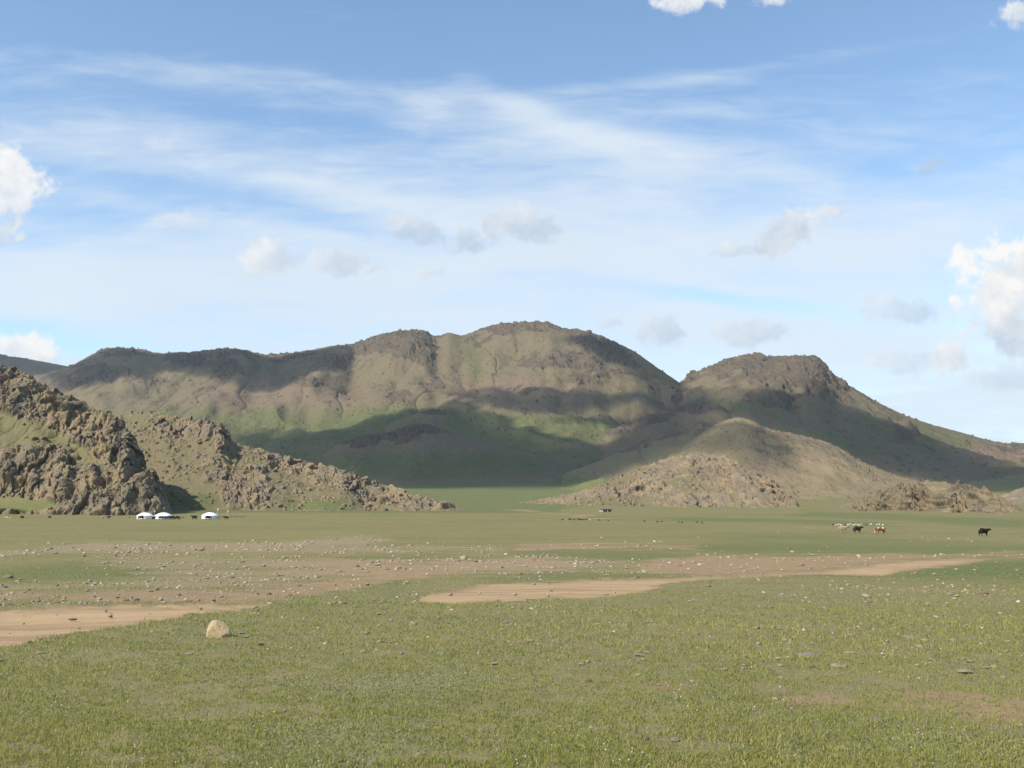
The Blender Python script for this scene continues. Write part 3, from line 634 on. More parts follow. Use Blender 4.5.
# ------------------------------------------------------------------ grass, one mass
def build_grass():
    n = 900000
    # more and finer blades close by, thinning out with the distance
    s0, s1 = 1 / 4.2, 1 / 70.
    inv = s1 + (s0 - s1) * RNG.random(n) ** .78
    Y = 1 / inv
    X = RNG.uniform(-1, 1, n) * (.60 * Y + 3.2)
    mk = masks(X, Y)
    patch = fbm(X / 1.7, Y / 1.7, 4, 211); fine = fbm(X / .35, Y / .35, 3, 213); wide = fbm(X / 6, Y / 6, 3, 215)
    bare = np.clip(mk['dirt'] * 1.15 + .35 * fine, 0, 1)
    bare = np.maximum(bare, np.clip(mk['gravel'] * .9 + .5 * fine, 0, 1) * (mk['gravel'] > .05))
    bare = np.where(mk['track'] > .3 + 3.2 * fine, 1, bare)
    thin = sstep(-.10, .42, .8 * patch + .8 * fine) * .85
    keep = RNG.random(n) > np.maximum(bare, thin)
    X, Y, patch, fine, wide = X[keep], Y[keep], patch[keep], fine[keep], wide[keep]; lush = mk['lush'][keep]; n = len(X)
    Z = gz(X, Y) + .02 * fbm(X / .22, Y / .22, 3, 151)
    h = RNG.gamma(3.2, .0060, n) * (1 + .5 * np.clip(wide + .4 * fine, -1, 1)) * (1 + .25 * lush) * np.clip(.8 + Y / 60, .8, 1.5)
    w = (.0011 + .00029 * Y) * RNG.uniform(.7, 1.3, n)
    th = RNG.uniform(0, 2 * math.pi, n); lean = RNG.gamma(2., .42, n) * h
    ph = RNG.uniform(0, 2 * math.pi, n)
    kind = RNG.random(n) + .55 * patch + .25 * wide
    sage = kind < -.06 + .36 * sstep(.08, .34, fbm(X / 2.6, Y / 1.5, 4, 231) + .25 * fine)                        # grey-leaved herbs: short and spreading
    dry = RNG.random(n) < np.clip(.12 + .6 * wide, .02, .6)
    h = np.where(sage, h * .55, h); lean = np.where(sage, lean * 1.4, lean); w = np.where(sage, w * 1.7, w)
    tint = np.where(sage, .9 + .1 * RNG.random(n), np.where(dry, .45 + .25 * RNG.random(n), .35 * RNG.random(n) + .08 * patch))
    cx, cy = np.cos(th) * w, np.sin(th) * w
    lx, ly = np.cos(ph) * lean, np.sin(ph) * lean
    v = np.empty((n, 5, 3))
    v[:, 0] = np.stack([X - cx, Y - cy, Z - .01], -1); v[:, 1] = np.stack([X + cx, Y + cy, Z - .01], -1)
    v[:, 2] = np.stack([X - cx * .75 + lx * .35, Y - cy * .75 + ly * .35, Z + h * .6], -1); v[:, 3] = np.stack([X + cx * .75 + lx * .35, Y + cy * .75 + ly * .35, Z + h * .6], -1)
    v[:, 4] = np.stack([X + lx, Y + ly, Z + h], -1)
    b0 = np.arange(n)[:, None] * 5
    me = mesh_np('grass', v.reshape(-1, 3), b0 + np.array([[0, 1, 3, 2]]), b0 + np.array([[2, 3, 4]]), attrs=dict(tint=np.repeat(tint, 5)))
    m, t, b = new_mat('grass_blade', .75, .18)
    r = t.node('ShaderNodeValToRGB'); cr = r.color_ramp
    pts = [(0, (.205, .245, .052)), (.34, (.300, .300, .076)), (.44, (.440, .365, .130)), (.72, (.480, .350, .165)), (.88, (.265, .285, .140)), (1, (.330, .350, .215))]
    cr.elements[0].position, cr.elements[0].color = pts[0][0], (*pts[0][1], 1)
    cr.elements[1].position, cr.elements[1].color = pts[-1][0], (*pts[-1][1], 1)
    for p_, c_ in pts[1:-1]:
        e = cr.elements.new(p_); e.color = (*c_, 1)
    t.put(r.inputs[0], t.attr('tint'))
    P = t.node('ShaderNodeNewGeometry').outputs['Position']
    col = t.mix(t.rng(t.noise(P, .35, 4, .6), .35, .68, 0, .45), r.outputs[0], (.365, .345, .100))
    t.put(b.inputs['Base Color'], col)
    tr = t.node('ShaderNodeBsdfTranslucent'); t.put(tr.inputs['Color'], col)
    mx = t.node('ShaderNodeMixShader'); mx.inputs[0].default_value = .40
    t.l.new(b.outputs[0], mx.inputs[1]); t.l.new(tr.outputs[0], mx.inputs[2])
    t.l.new(mx.outputs[0], t.n['Material Output'].inputs['Surface'])
    tag(link('grass', me, m), label='short green steppe grass with grey herbs over the near ground', cat='grass', kind='stuff')
    # tiny pale flower heads among the grass
    k = 1500
    Y = 1 / (1 / 5.5 + (1 / 24. - 1 / 5.5) * RNG.random(k)); X = RNG.uniform(-.7, .7, k) * Y
    pt = fbm(X / 1.1, Y / 1.1, 3, 311); mk = masks(X, Y)
    kp = (pt > .16) & (mk['track'] < -1.5) & (mk['dirt'] < .5); X, Y = X[kp], Y[kp]; k = len(X)
    Z = gz(X, Y) + RNG.uniform(.04, .085, k); rr = RNG.uniform(.003, .0065, k) * (1 + Y / 30)
    oc = np.array([(1, 0, 0), (0, 1, 0), (-1, 0, 0), (0, -1, 0), (0, 0, .6), (0, 0, -.5)])
    v = np.stack([X, Y, Z], -1)[:, None] + oc[None] * rr[:, None, None]
    tri = np.array([(0, 1, 4), (1, 2, 4), (2, 3, 4), (3, 0, 4), (1, 0, 5), (2, 1, 5), (3, 2, 5), (0, 3, 5)])
    me = mesh_np('flowers', v.reshape(-1, 3), None, (np.arange(k)[:, None, None] * 6 + tri[None]).reshape(-1, 3))
    tag(link('flowers', me, plain('petal', (.62, .62, .58), .1, 50)), label='tiny white flower heads scattered through the near grass', cat='flowers', kind='stuff')
build_grass()

# ------------------------------------------------------------------ stones
def stone_mesh(seed, sub=3, flat=.6, facets=9, rough=.07, lo=.52):
    bm = bmesh.new(); bmesh.ops.create_icosphere(bm, subdivisions=sub, radius=1)
    rg = np.random.default_rng(seed)
    v = np.array([q.co[:] for q in bm.verts])
    nrm = rg.normal(size=(facets, 3)); nrm /= np.linalg.norm(nrm, axis=1)[:, None]
    off = rg.uniform(lo, .95, facets)
    for nn, o in zip(nrm, off):              # planes that knock the corners off
        d = v @ nn - o
        v = v - np.maximum(d, 0)[:, None] * nn * .92
    nz = fbm(v[:, 0] * 1.6 + v[:, 2] * 1.1 + seed, v[:, 1] * 1.6 - v[:, 2] * 1.3, 5, seed)
    v = v * (1 + rough * 2 * nz)[:, None]
    v = v * np.array([1, rg.uniform(.65, .9), flat])
    for q, c in zip(bm.verts, v): q.co = c
    me = bpy.data.meshes.new('stone'); bm.to_mesh(me); bm.free()
    me.polygons.foreach_set('use_smooth', np.ones(len(me.polygons), bool))
    return me
def stone_mat(name, light, dark, sc):
    m, t, b = new_mat(name, .9, .15)
    P = t.node('ShaderNodeTexCoord').outputs['Object']
    rnd = t.node('ShaderNodeObjectInfo').outputs['Random']
    n1 = t.noise(P, sc, 6, .65); n2 = t.noise(P, sc * 5, 5, .7)
    c = t.mix(t.rng(n1, .3, .68), dark, light)
    c = t.mix(t.rng(n2, .5, .72, 0, .55), c, tuple(k * .55 for k in dark))
    c = t.mix(t.m('MULTIPLY', rnd, .6), c, tuple(k * .72 for k in light))
    t.put(b.inputs['Base Color'], c); bump(t, b, t.m('ADD', n1, n2), .6, .12)
    return m
M_STONE = [stone_mat('pale_stone', (.46, .38, .265), (.31, .245, .165), 2.2), stone_mat('grey_stone', (.36, .31, .235), (.22, .185, .14), 2.2), stone_mat('brown_stone', (.34, .235, .145), (.19, .13, .08), 2.2)]
STONES = [stone_mesh(s_, 3, .5 + .25 * ((s_ * 37 % 10) / 10), 8 + s_ % 5) for s_ in range(9)]
for i_, me_ in enumerate(STONES): me_.materials.append(M_STONE[0])
def put_stone(me, p, r, label, group=None, mat=None, rz=None, sz=None, sink=.25, cat='stone', name='stone', tilt=.15):
    o = bpy.data.objects.new(name, me); COL.objects.link(o)
    sz = sz or (r, r, r)
    o.scale = sz; o.location = (p[0], p[1], p[2] + sz[2] * (.55 - sink)); o.rotation_euler = (RNG.uniform(-tilt, tilt), RNG.uniform(-tilt, tilt), RNG.uniform(0, 6.28) if rz is None else rz)
    tag(o, label, cat, group)
    if mat is not None:
        o.material_slots[0].link = 'OBJECT'; o.material_slots[0].material = mat
    return o
def px_at(y):
    p = at(512, y); return p.y / F
big = stone_mesh(52, 5, 1., 10, .05, .74)
for v_ in big.vertices:                      # a broad foot, a shoulder on the right, knobs and a crack or two
    x_, y_, z_ = v_.co
    k_ = 1 + .16 * max(0, .5 - z_) + .10 * float(fbm(np.array([x_ * 2.3 + z_]), np.array([y_ * 2.3 - z_ * 1.4]), 4, 77)[0]) - .07 * max(0., 1 - abs(float(gnoise(np.array([x_ * 1.6 + z_ * .5 + 4]), np.array([y_ * 1.6 + z_]), 78)[0])) / .12)
    v_.co = (x_ * k_ + .10 * (1 - z_), y_ * k_, z_ * (1 - .22 * max(0., x_)))
big.materials.append(stone_mat('sandy_boulder', (.70, .54, .32), (.50, .35, .19), 3.4))
p = at(217, 637); k = p.y / F
put_stone(big, p, 0, 'lone sandy yellow boulder in the grass beside the dirt track', None, None, rz=.1, sz=(11.5 * k, 10.5 * k, 12.5 * k), sink=.20, cat='boulder', name='boulder', tilt=.03)
for x, y, w, h, mi, lab in [
        (866, 598, 8, 6.5, 0, 'upright pale stone with a pointed top among the stony grass below the track end'),
        (925, 592, 12, 5, 2, 'wide flat reddish slab resting on smaller stones at the stony grass edge'), (984, 594, 11, 5, 2, 'dark topped brown block casting shadow among the stones far to the right'),
        (836, 667, 12, 5.5, 0, 'small flat cream stone in the near grass on the right'), (966, 672, 22, 5, 0, 'long low pale slab half sunk in the near grass'),
        (675, 741, 11, 6, 1, 'small tilted grey wedge of stone nearest the camera'), (589, 682, 7, 5, 2, 'small dark brown lump of stone alone in the middle grass'),
        (464, 560, 8, 6, 0, 'single pale block standing above the gravel at the grass strip'), (646, 741, 6, 6, 1, 'thin upright grey flake of stone beside a tilted wedge'),
        (412, 625, 9, 5, 0, 'round pale stone in the grass below the gap in the track'), (637, 578, 7, 4, 2, 'dark brown stone lying on the bare track bend'),
        (692, 682, 7, 4, 0, 'small cream stone at the end of the bare brown patch'), (850, 653, 11, 3, 0, 'flat whitish stone just above the small cream stone'), (810, 656, 30, 3, 1, 'long flat lilac grey rock showing as a strip in the grass'),
        (910, 638, 18, 4, 1, 'low grey rock strip sunk in the grass under the pale grass band'), (953, 641, 7, 4, 0, 'pale stone by itself right of the low grey rock strip'), (8, 578, 10, 5, 2, 'brown boulder beside the green strip at the left edge'),
        (201, 551, 7, 5, 2, 'rust brown stone standing on the left gravel bar'), (524, 644, 9, 4, 2, 'rusty stone in the centre of the near grass'), (775, 700, 7, 4, 0, 'cream pebble on the bare brown patch at right')]:
    p = at(x, y); k = p.y / F
    put_stone(STONES[(x * 7 + y) % 9], p, 0, lab, 'notable single stones', M_STONE[mi], sz=(w / 2 * k * 1.15, w / 2 * k, h * k * (1.0 if h < w * .6 else .75)), sink=.48 if h < w * .6 else .15)
def scatter_stones():
    n = 190000
    Y = 1 / (1 / 9. + (1 / 230. - 1 / 9.) * RNG.random(n) ** .55); X = RNG.uniform(-.66, .66, n) * Y
    mk = masks(X, Y); px, py = pix(X, Y, gz(X, Y, False))
    cl = fbm(X / (Y * .05), np.log(Y) * 14, 3, 411)
    cl2 = fbm(X / 5., Y / 9., 4, 413)
    dens = np.clip(mk['gravel'] * (.10 + 2.3 * np.clip(cl, 0, 1) + 2.0 * np.clip(cl2 - .05, 0, 1)), 0, 1.3) ** 1.5 + .05 * mk['dirt'] + .008
    dens = np.where(mk['track'] > -.5, .006, dens)
    kp = RNG.random(n) < dens * .52 * np.clip(700 / np.maximum(py, 1), .8, 1.4) * (1 + .9 * (py < 558) * (py > 534))
    X, Y, px, py = X[kp], Y[kp], px[kp], py[kp]; n = len(X); mg = mk['gravel'][kp]
    Z = gz(X, Y)
    near = np.clip(1.5 - Y / 40, 0, 1)
    r = np.exp(RNG.normal(math.log(.033), .72, n)) * (1 + 1.1 * sstep(25, 110, Y)) * (1 - .35 * near)
    r = np.clip(r, .02, np.minimum(.30, .0023 * Y + .012))
    vis = (px > -5) & (px < 1029)
    big_ = r / Y * vis
    order = np.argsort(-big_); ind = order[:270]; rest = order[270:]
    zones = [(lambda x, y: y > 640, 'small stone lying loose in the near grass', 'loose stones in the near grass'),
             (lambda x, y: y > 577 and x > 740, 'stone in the stony grass between the track and the pale grass band', 'stones in the grass below the track end'),
             (lambda x, y: y > 577 and x < 300, 'stone on the narrow gravel strip above the left track', 'stones above the left track'),
             (lambda x, y: y > 574, 'stone on the bare stony ground around the middle track', 'stones around the middle track'),
             (lambda x, y: y > 554, 'stone on the brown gravel flat between the green strips', 'stones on the brown gravel flat'),
             (lambda x, y: True, 'pale stone on the far gravel bar before the open pasture', 'stones on the far gravel bar')]
    for q in ind:
        for f, lab, grp in zones:
            if f(px[q], py[q]): break
        u = RNG.random(); mat = M_STONE[0 if u < .68 else (1 if u < .84 else 2)]
        s_ = r[q]; put_stone(STONES[int(RNG.integers(9))], (X[q], Y[q], Z[q]), s_, lab, grp, mat, sz=(s_ * RNG.uniform(.9, 1.4), s_, s_ * RNG.uniform(.6, 1.0)))
    bm = bmesh.new(); bmesh.ops.create_icosphere(bm, subdivisions=1, radius=1)
    bv = np.array([v.co[:] for v in bm.verts]); bf = np.array([[v.index for v in f.verts] for f in bm.faces]); bm.free()
    k = len(rest)
    v = bv[None] * (1 + RNG.uniform(-.28, .28, (k, len(bv), 1))) * np.stack([RNG.uniform(.8, 1.5, k), RNG.uniform(.7, 1.2, k), RNG.uniform(.35, .8, k)], -1)[:, None]
    th = RNG.uniform(0, 6.28, k); c, s_ = np.cos(th)[:, None], np.sin(th)[:, None]
    v = np.stack([v[..., 0] * c - v[..., 1] * s_, v[..., 0] * s_ + v[..., 1] * c, v[..., 2]], -1) * r[rest][:, None, None]
    v += np.stack([X[rest], Y[rest], Z[rest] + r[rest] * .05], -1)[:, None]
    me = mesh_np('gravel', v.reshape(-1, 3), None, (np.arange(k)[:, None, None] * len(bv) + bf[None]).reshape(-1, 3), attrs=dict(tint=np.repeat(RNG.random(k), len(bv))), shade=False)
    m, t, b = new_mat('gravel_stone', .9, .12)
    r_ = t.node('ShaderNodeValToRGB'); cr = r_.color_ramp
    cr.elements[0].color = (.20, .14, .09, 1); cr.elements[1].color = (.48, .40, .28, 1)
    e = cr.elements.new(.5); e.color = (.36, .29, .20, 1)
    t.put(r_.inputs[0], t.attr('tint'))
    P = t.node('ShaderNodeNewGeometry').outputs['Position']
    t.put(b.inputs['Base Color'], t.mix(t.rng(t.noise(P, 12, 4, .65), .4, .7, 0, .6), r_.outputs[0], (.16, .13, .10)))
    tag(link('gravel', me, m), label='loose small stones strewn over the dry gravel flats', cat='gravel', kind='stuff')
    print('stones', len(ind), 'gravel', k)
scatter_stones()

# ------------------------------------------------------------------ animals
def skin_mesh(name, nodes, edges, sub=1):
    me = bpy.data.meshes.new(name + '_raw')
    me.from_pydata([n[:3] for n in nodes], edges, [])
    o = bpy.data.objects.new(name + '_raw', me); COL.objects.link(o)
    md = o.modifiers.new('skin', 'SKIN'); md.use_smooth_shade = True
    if not me.skin_vertices: 
        bm = bmesh.new(); bm.from_mesh(me); bm.verts.layers.skin.verify(); bm.to_mesh(me); bm.free()
    for i, n in enumerate(nodes):
        sv = me.skin_vertices[0].data[i]; sv.radius = (n[3], n[4] if len(n) > 4 else n[3]); sv.use_root = (i == 0)
    ss = o.modifiers.new('sub', 'SUBSURF'); ss.levels = sub; ss.render_levels = sub
    dg = bpy.context.evaluated_depsgraph_get()
    out = bpy.data.meshes.new_from_object(o.evaluated_get(dg)); out.name = name
    bpy.data.objects.remove(o); bpy.data.meshes.remove(me)
    return out
def beast(name, graze=False, walk=0., shag=0., woolly=False):
    """a standing quadruped facing +X, feet on z = 0, about 2 m long"""
    b = shag * .07
    N = [(-.02, 0, .92 - b, .37 + b), (-.42, 0, .96 - b * .6, .34 + b * .7), (-.68, 0, 1.0, .24), (.42, 0, .95 - b, .36 + b), (.66, 0, 1.02, .27 + b * .4)]
    E = [(0, 1), (1, 2), (0, 3), (3, 4)]
    if graze: hd = [(.86, 0, .86, .19), (1.02, 0, .58, .13), (1.08, 0, .36, .125), (1.14, 0, .14, .075)]
    else: hd = [(.88, 0, 1.12, .20 + b * .5), (1.06, 0, 1.20, .145), (1.20, 0, 1.15, .13), (1.40, 0, .98, .08)]
    k = len(N); N += hd; E += [(4, k), (k, k + 1), (k + 1, k + 2), (k + 2, k + 3)]
    hx, hz = hd[1][0], hd[1][2]
    for sgn in (-1, 1):                                     # ears
        k = len(N); N.append((hx + .02, .20 * sgn, hz + .06, .035)); E.append((5 + 1, k))
    k = len(N); N += [(-.88, 0, 1.0, .055), (-.95, 0, .72, .05 + b * .6), (-.94, 0, .44, .075 + b)]; E += [(2, k), (k, k + 1), (k + 1, k + 2)]   # tail
    for i, sgn in enumerate((-1, 1)):
        w = walk * (1 if i else -1)
        k = len(N); N += [(.46, .19 * sgn, .66, .135 + b * .4), (.46 + w * .5, .19 * sgn, .36, .078), (.47 + w, .19 * sgn, .14, .055), (.50 + w, .19 * sgn, .03, .07)]
        E += [(3, k), (k, k + 1), (k + 1, k + 2), (k + 2, k + 3)]
        k = len(N); N += [(-.50, .20 * sgn, .68, .17 + b * .4), (-.47 - w * .5, .20 * sgn, .52, .115), (-.64 - w, .20 * sgn, .36, .062), (-.60 - w, .20 * sgn, .14, .052), (-.57 - w, .20 * sgn, .03, .07)]
        E += [(1, k), (k, k + 1), (k + 1, k + 2), (k + 2, k + 3), (k + 3, k + 4)]
    if woolly:
        N = [(x, y * .95, z, r * (1.10 if z > .6 else .85)) for x, y, z, r, *_ in N]
    return skin_mesh(name, N, E)
def horn_mesh(sgn, graze):
    hx, hz = (1.02, .58) if graze else (1.06, 1.20)
    return skin_mesh('horn', [(hx, .08 * sgn, hz + .10, .035), (hx, .24 * sgn, hz + .15, .03), (hx + .06, .31 * sgn, hz + .28, .02), (hx + .05, .27 * sgn, hz + .42, .008)], [(0, 1), (1, 2), (2, 3)])
def coat(name, col, patch=None, scale=1.6, lo=.48, hi=.54):
    m, t, b = new_mat(name, .85, .15)
    P = t.node('ShaderNodeTexCoord').outputs['Object']
    n = t.noise(P, 9, 5, .65)
    c = t.mix(t.rng(n, .3, .7), tuple(k * .75 for k in col), tuple(min(1, k * 1.25) for k in col))
    if patch: c = t.mix(t.rng(t.noise(P, scale, 3, .5), lo, hi), c, patch)
    t.put(b.inputs['Base Color'], c); bump(t, b, n, .4, .05)
    return m
C_BLACK = coat('black_coat', (.016, .013, .011)); C_DARK = coat('dark_brown_coat', (.040, .024, .016)); C_TAN = coat('tan_coat', (.36, .23, .13))
C_PALE = coat('pale_coat', (.40, .28, .18), (.17, .08, .045), 1.3, .60, .66); C_PIED = coat('pied_coat', (.17, .060, .028), (.46, .38, .30), 1.7, .47, .53); C_WOOL = coat('wool', (.66, .62, .54)); C_GOAT = coat('dark_goat', (.035, .03, .028))
YAK = [beast('yak', False, .12, 1.), beast('yak', True, .05, 1.), beast('yak', False, 0., 1.)]
COW = [beast('cow', False, .08), beast('cow', True, .10)]
SHEEP = [beast('sheep', False, .04, .6, True), beast('sheep', True, .03, .6, True)]
HORNS = {g: [horn_mesh(s_, g) for s_ in (-1, 1)] for g in (False, True)}
M_HORN = plain('horn', (.16, .14, .11), .2, 8)
for g in HORNS:
    for me_ in HORNS[g]: me_.materials.append(M_HORN)
for me_ in YAK + COW + SHEEP: me_.materials.append(C_BLACK)
def animal(me, mat, x, y, length_px, facing, name, label, cat, group=None, horns=None, full=None):
    """feet on the ground the sight line meets; facing in degrees, 0 = to the right"""
    p = at(x, y)
    s_ = full if full else length_px * p.y / F / 2.25
    o = bpy.data.objects.new(name, me); COL.objects.link(o)
    o.location = (p.x, p.y, p.z - .01); o.rotation_euler = (0, 0, R(facing)); o.scale = (s_,) * 3
    o.material_slots[0].link = 'OBJECT'; o.material_slots[0].material = mat
    tag(o, label, cat, group)
    if horns is not None:
        for h in HORNS[horns]: link('horn', h, None, o)
    return o
animal(YAK[0], C_BLACK, 984, 536.2, 13, 8, 'yak', 'black shaggy yak walking alone at the far right of the pasture', 'yak', 'yaks and cattle on the right pasture', False)
animal(YAK[2], C_DARK, 857.5, 532.9, 11, 12, 'yak', 'very dark brown yak standing between a pale and a pied cow', 'yak', 'yaks and cattle on the right pasture', False)
animal(COW[0], C_PALE, 842.5, 532.9, 11.5, 5, 'cow', 'pale cream cow with brown markings left of the dark yak', 'cow', 'yaks and cattle on the right pasture', False)
animal(COW[1], C_PIED, 881, 534.2, 12.5, 176, 'cow', 'red and white cow grazing with its head down', 'cow', 'yaks and cattle on the right pasture', True)
G = 'yaks around the three felt tents'
animal(YAK[1], C_DARK, 141, 519.7, 7, 170, 'yak', 'dark yak grazing in front of the leftmost tent', 'yak', G, True)
animal(YAK[2], C_BLACK, 153.5, 519.6, 5, 60, 'yak', 'black yak standing in the gap between the two left tents', 'yak', G, False)
animal(YAK[1], C_DARK, 161, 519.7, 6, 10, 'yak', 'dark brown yak grazing at the left front of the middle tent', 'yak', G, True)
animal(YAK[2], C_DARK, 166.5, 519.8, 6, 185, 'yak', 'dark yak directly in front of the middle tent door side', 'yak', G, False)
animal(YAK[0], C_BLACK, 172, 519.7, 6.5, 190, 'yak', 'black yak at the right edge of the middle tent', 'yak', G, False)
animal(YAK[1], C_DARK, 177.3, 519.9, 6.5, 5, 'yak', 'brownish yak grazing just right of the middle tent', 'yak', G, True)
animal(YAK[2], C_BLACK, 194.4, 519.6, 6.8, 178, 'yak', 'black yak standing alone between the middle and right tents', 'yak', G, False)
animal(YAK[1], C_BLACK, 208, 519.9, 7, 4, 'yak', 'black yak grazing in front of the rightmost tent', 'yak', G, True)
animal(YAK[2], C_DARK, 226.2, 519.6, 5.6, 200, 'yak', 'black yak standing at the near end of the wooden rail', 'yak', G, False)
animal(YAK[1], C_BLACK, 22, 518.6, 4.6, 70, 'yak', 'black yak grazing in the open beside white sheep far left', 'yak', 'animals on the left pasture', True)
animal(YAK[1], C_BLACK, 49.7, 518.2, 3.8, 170, 'yak', 'small looking dark yak grazing alone left of the tan cow', 'yak', 'animals on the left pasture', True)
animal(COW[0], C_TAN, 102.2, 518.9, 4.4, 188, 'cow', 'tan cow standing next to a black yak left of the tents', 'cow', 'animals on the left pasture', False)
animal(YAK[0], C_BLACK, 108.7, 518.5, 4.2, 5, 'yak', 'black yak just right of the tan cow', 'yak', 'animals on the left pasture', False)
for x, y, l, f in ((5, 518.3, 2.8, 20), (7.4, 518.4, 2.4, 160), (10.3, 518.9, 2.3, 30)):
    animal(SHEEP[int(x) % 2], C_WOOL, x, y, l, f, 'sheep', 'white sheep in the small bunch at the far left edge', 'sheep', 'white sheep at the left edge')
animal(SHEEP[1], C_GOAT, 129.5, 517.8, 1.8, 80, 'goat', 'tiny dark goat alone just left of the tents', 'goat', 'animals on the left pasture')
animal(SHEEP[1], C_TAN, 96.6, 519, 1.8, 170, 'goat', 'small pale tan goat left of the tan cow', 'goat', 'animals on the left pasture')
animal(SHEEP[1], C_GOAT, 183, 518.2, 2.2, 20, 'goat', 'small dark goat between the middle tent and a black yak', 'goat', 'animals on the left pasture')
for x, y, dk in ((833, 525.6, 1), (836, 526, 0), (838.6, 525.4, 0), (841, 525.9, 0), (845.6, 525.6, 1), (848, 525.8, 0), (850.4, 525.2, 0), (853.6, 525.9, 0), (856, 525.3, 0), (858.6, 525.9, 0), (861.4, 525.4, 0), (866.2, 525.8, 1), (877, 525.7, 0), (879.4, 525.3, 0), (883, 525.8, 0), (871, 525.2, 0)):
    if dk: animal(SHEEP[0], C_GOAT, x, y, 2.6, RNG.uniform(0, 360), 'goat', 'dark goat among the white flock behind the cattle', 'goat', 'flock behind the right cattle')
    else: animal(SHEEP[int(x) % 2], C_WOOL, x, y, 2.6, RNG.uniform(0, 360), 'sheep', 'white sheep in the flock behind the cattle on the right', 'sheep', 'flock behind the right cattle')
for x in (562.4, 569, 570.6, 574.2, 578, 579.7, 581.3, 584, 586.6):
    animal(SHEEP[1], C_GOAT if int(x) % 3 else C_DARK, x, 520.2 + RNG.uniform(-.2, .3), 2.6, RNG.uniform(-30, 30), 'goat', 'dark goat in the line strung along the faint path in mid plain', 'goat', 'line of dark goats by the faint path')
animal(SHEEP[0], C_WOOL, 589.8, 520.6, 2.4, 10, 'sheep', 'single white sheep at the right end of the dark goat line', 'sheep', 'line of dark goats by the faint path')
for x, y in ((599, 520.9), (608.3, 521.2), (644.4, 522), (657.4, 522.6), (661.7, 522.5), (678.8, 522.9), (682.2, 523.2), (697, 523), (702, 523.6)):
    animal(SHEEP[1], C_GOAT, x, y, 2.5, RNG.uniform(0, 360), 'goat', 'dark goat grazing apart on the plain below the rocky knoll', 'goat', 'scattered goats below the rocky knoll')

# ------------------------------------------------------------------ felt tents, rail, poles, shed, cairns
def rev(name, prof, mat, parent, seg=40, wav=0.):
    bm = bmesh.new(); rings = []
    for r_, z_ in prof:
        rings.append([bm.verts.new((r_ * (1 + wav * math.sin(k * 5.1)) * math.cos(2 * math.pi * k / seg), r_ * (1 + wav * math.sin(k * 5.1)) * math.sin(2 * math.pi * k / seg), z_)) for k in range(seg)])
    for a_, b_ in zip(rings, rings[1:]):
        for k in range(seg): bm.faces.new((a_[k], a_[(k + 1) % seg], b_[(k + 1) % seg], b_[k]))
    bm.faces.new(rings[-1])
    me = bpy.data.meshes.new(name); bm.to_mesh(me); bm.free()
    me.polygons.foreach_set('use_smooth', np.ones(len(me.polygons), bool))
    return link(name, me, mat, parent)
def box(name, x0, x1, y0, y1, z0, z1, mat, parent, bev=.01):
    bm = bmesh.new(); bmesh.ops.create_cube(bm, size=1)
    for v in bm.verts: v.co = ((x0 + x1) / 2 + v.co.x * (x1 - x0), (y0 + y1) / 2 + v.co.y * (y1 - y0), (z0 + z1) / 2 + v.co.z * (z1 - z0))
    bmesh.ops.bevel(bm, geom=bm.edges[:], offset=bev, segments=1, affect='EDGES')
    me = bpy.data.meshes.new(name); bm.to_mesh(me); bm.free()
    return link(name, me, mat, parent)
M_FELT = plain('white_felt', (.78, .77, .74), .06, 3.); M_ROOFC = plain('white_canvas', (.80, .80, .79), .05, 2.); M_DOOR = plain('orange_door', (.32, .10, .04), .2, 3.); M_PIPE = plain('stove_pipe', (.10, .095, .09), .2, 4.)
M_ROPE = plain('rope', (.30, .25, .18), .2, 5.); M_WOOD = plain('old_wood', (.22, .13, .09), .25, 3.); M_POLE = plain('pale_pole', (.62, .60, .56), .1, 3.)
def tent(x, y, wpx, rot, lab):
    p = at(x, y); r_ = wpx * p.y / F / 2
    e = bpy.data.objects.new('felt_tent', None); COL.objects.link(e); e.location = (p.x, p.y, p.z - .02); e.rotation_euler = (0, 0, R(rot))
    tag(e, lab, 'tent', 'round white felt tents')
    rev('wall', [(r_ * .98, -.1), (r_, .3), (r_, .8), (r_ * .97, 1.16)], M_FELT, e, 44, .006)
    rev('roof', [(r_ * 1.03, 1.02), (r_ * 1.02, 1.14), (r_ * .88, 1.42), (r_ * .66, 1.78), (r_ * .42, 2.08), (r_ * .20, 2.26)], M_ROOFC, e, 44, .008)
    c = rev('crown', [(r_ * .22, 2.24), (r_ * .22, 2.34), (r_ * .12, 2.46)], M_WOOD, e, 24)
    rev('chimney', [(.08, 2.3), (.08, 3.25), (.11, 3.26), (.11, 3.34)], M_PIPE, c, 12)
    for z in (.45, .95): rev('band', [(r_ * 1.012, z), (r_ * 1.012, z + .07)], M_ROPE, e, 44)
    d = box('door', -.45, .45, -r_ - .06, -r_ + .12, 0, 1.14, M_DOOR, e, .02)
    box('frame', -.56, .56, -r_ - .03, -r_ + .14, 0, 1.22, M_WOOD, d, .02)
    return e
tent(145, 518.9, 15.6, 125, 'white round felt tent, leftmost of the three under the dark crag')
tent(163.4, 518.9, 16.6, 120, 'white round felt tent in the middle, two yaks right against it')
tent(209.8, 518.7, 15.8, 115, 'white round felt tent standing apart on the right beside a tall pole')
def pole(x, y, h, lab):
    p = at(x, y)
    e = bpy.data.objects.new('pole', None); COL.objects.link(e); e.location = p
    tag(e, lab, 'pole', 'thin poles at the tents')
    rev('shaft', [(.06, -.1), (.055, h * .5), (.04, h)], M_POLE, e, 10)
    box('flag', .05, .42, -.015, .015, h * .80, h * .96, M_POLE, e, .005)
pole(217.2, 517.6, 3.5, 'tall thin pale pole at the right side of the rightmost tent')
pole(227.3, 517.0, 2.5, 'short pale pole standing behind the yak at the rail')
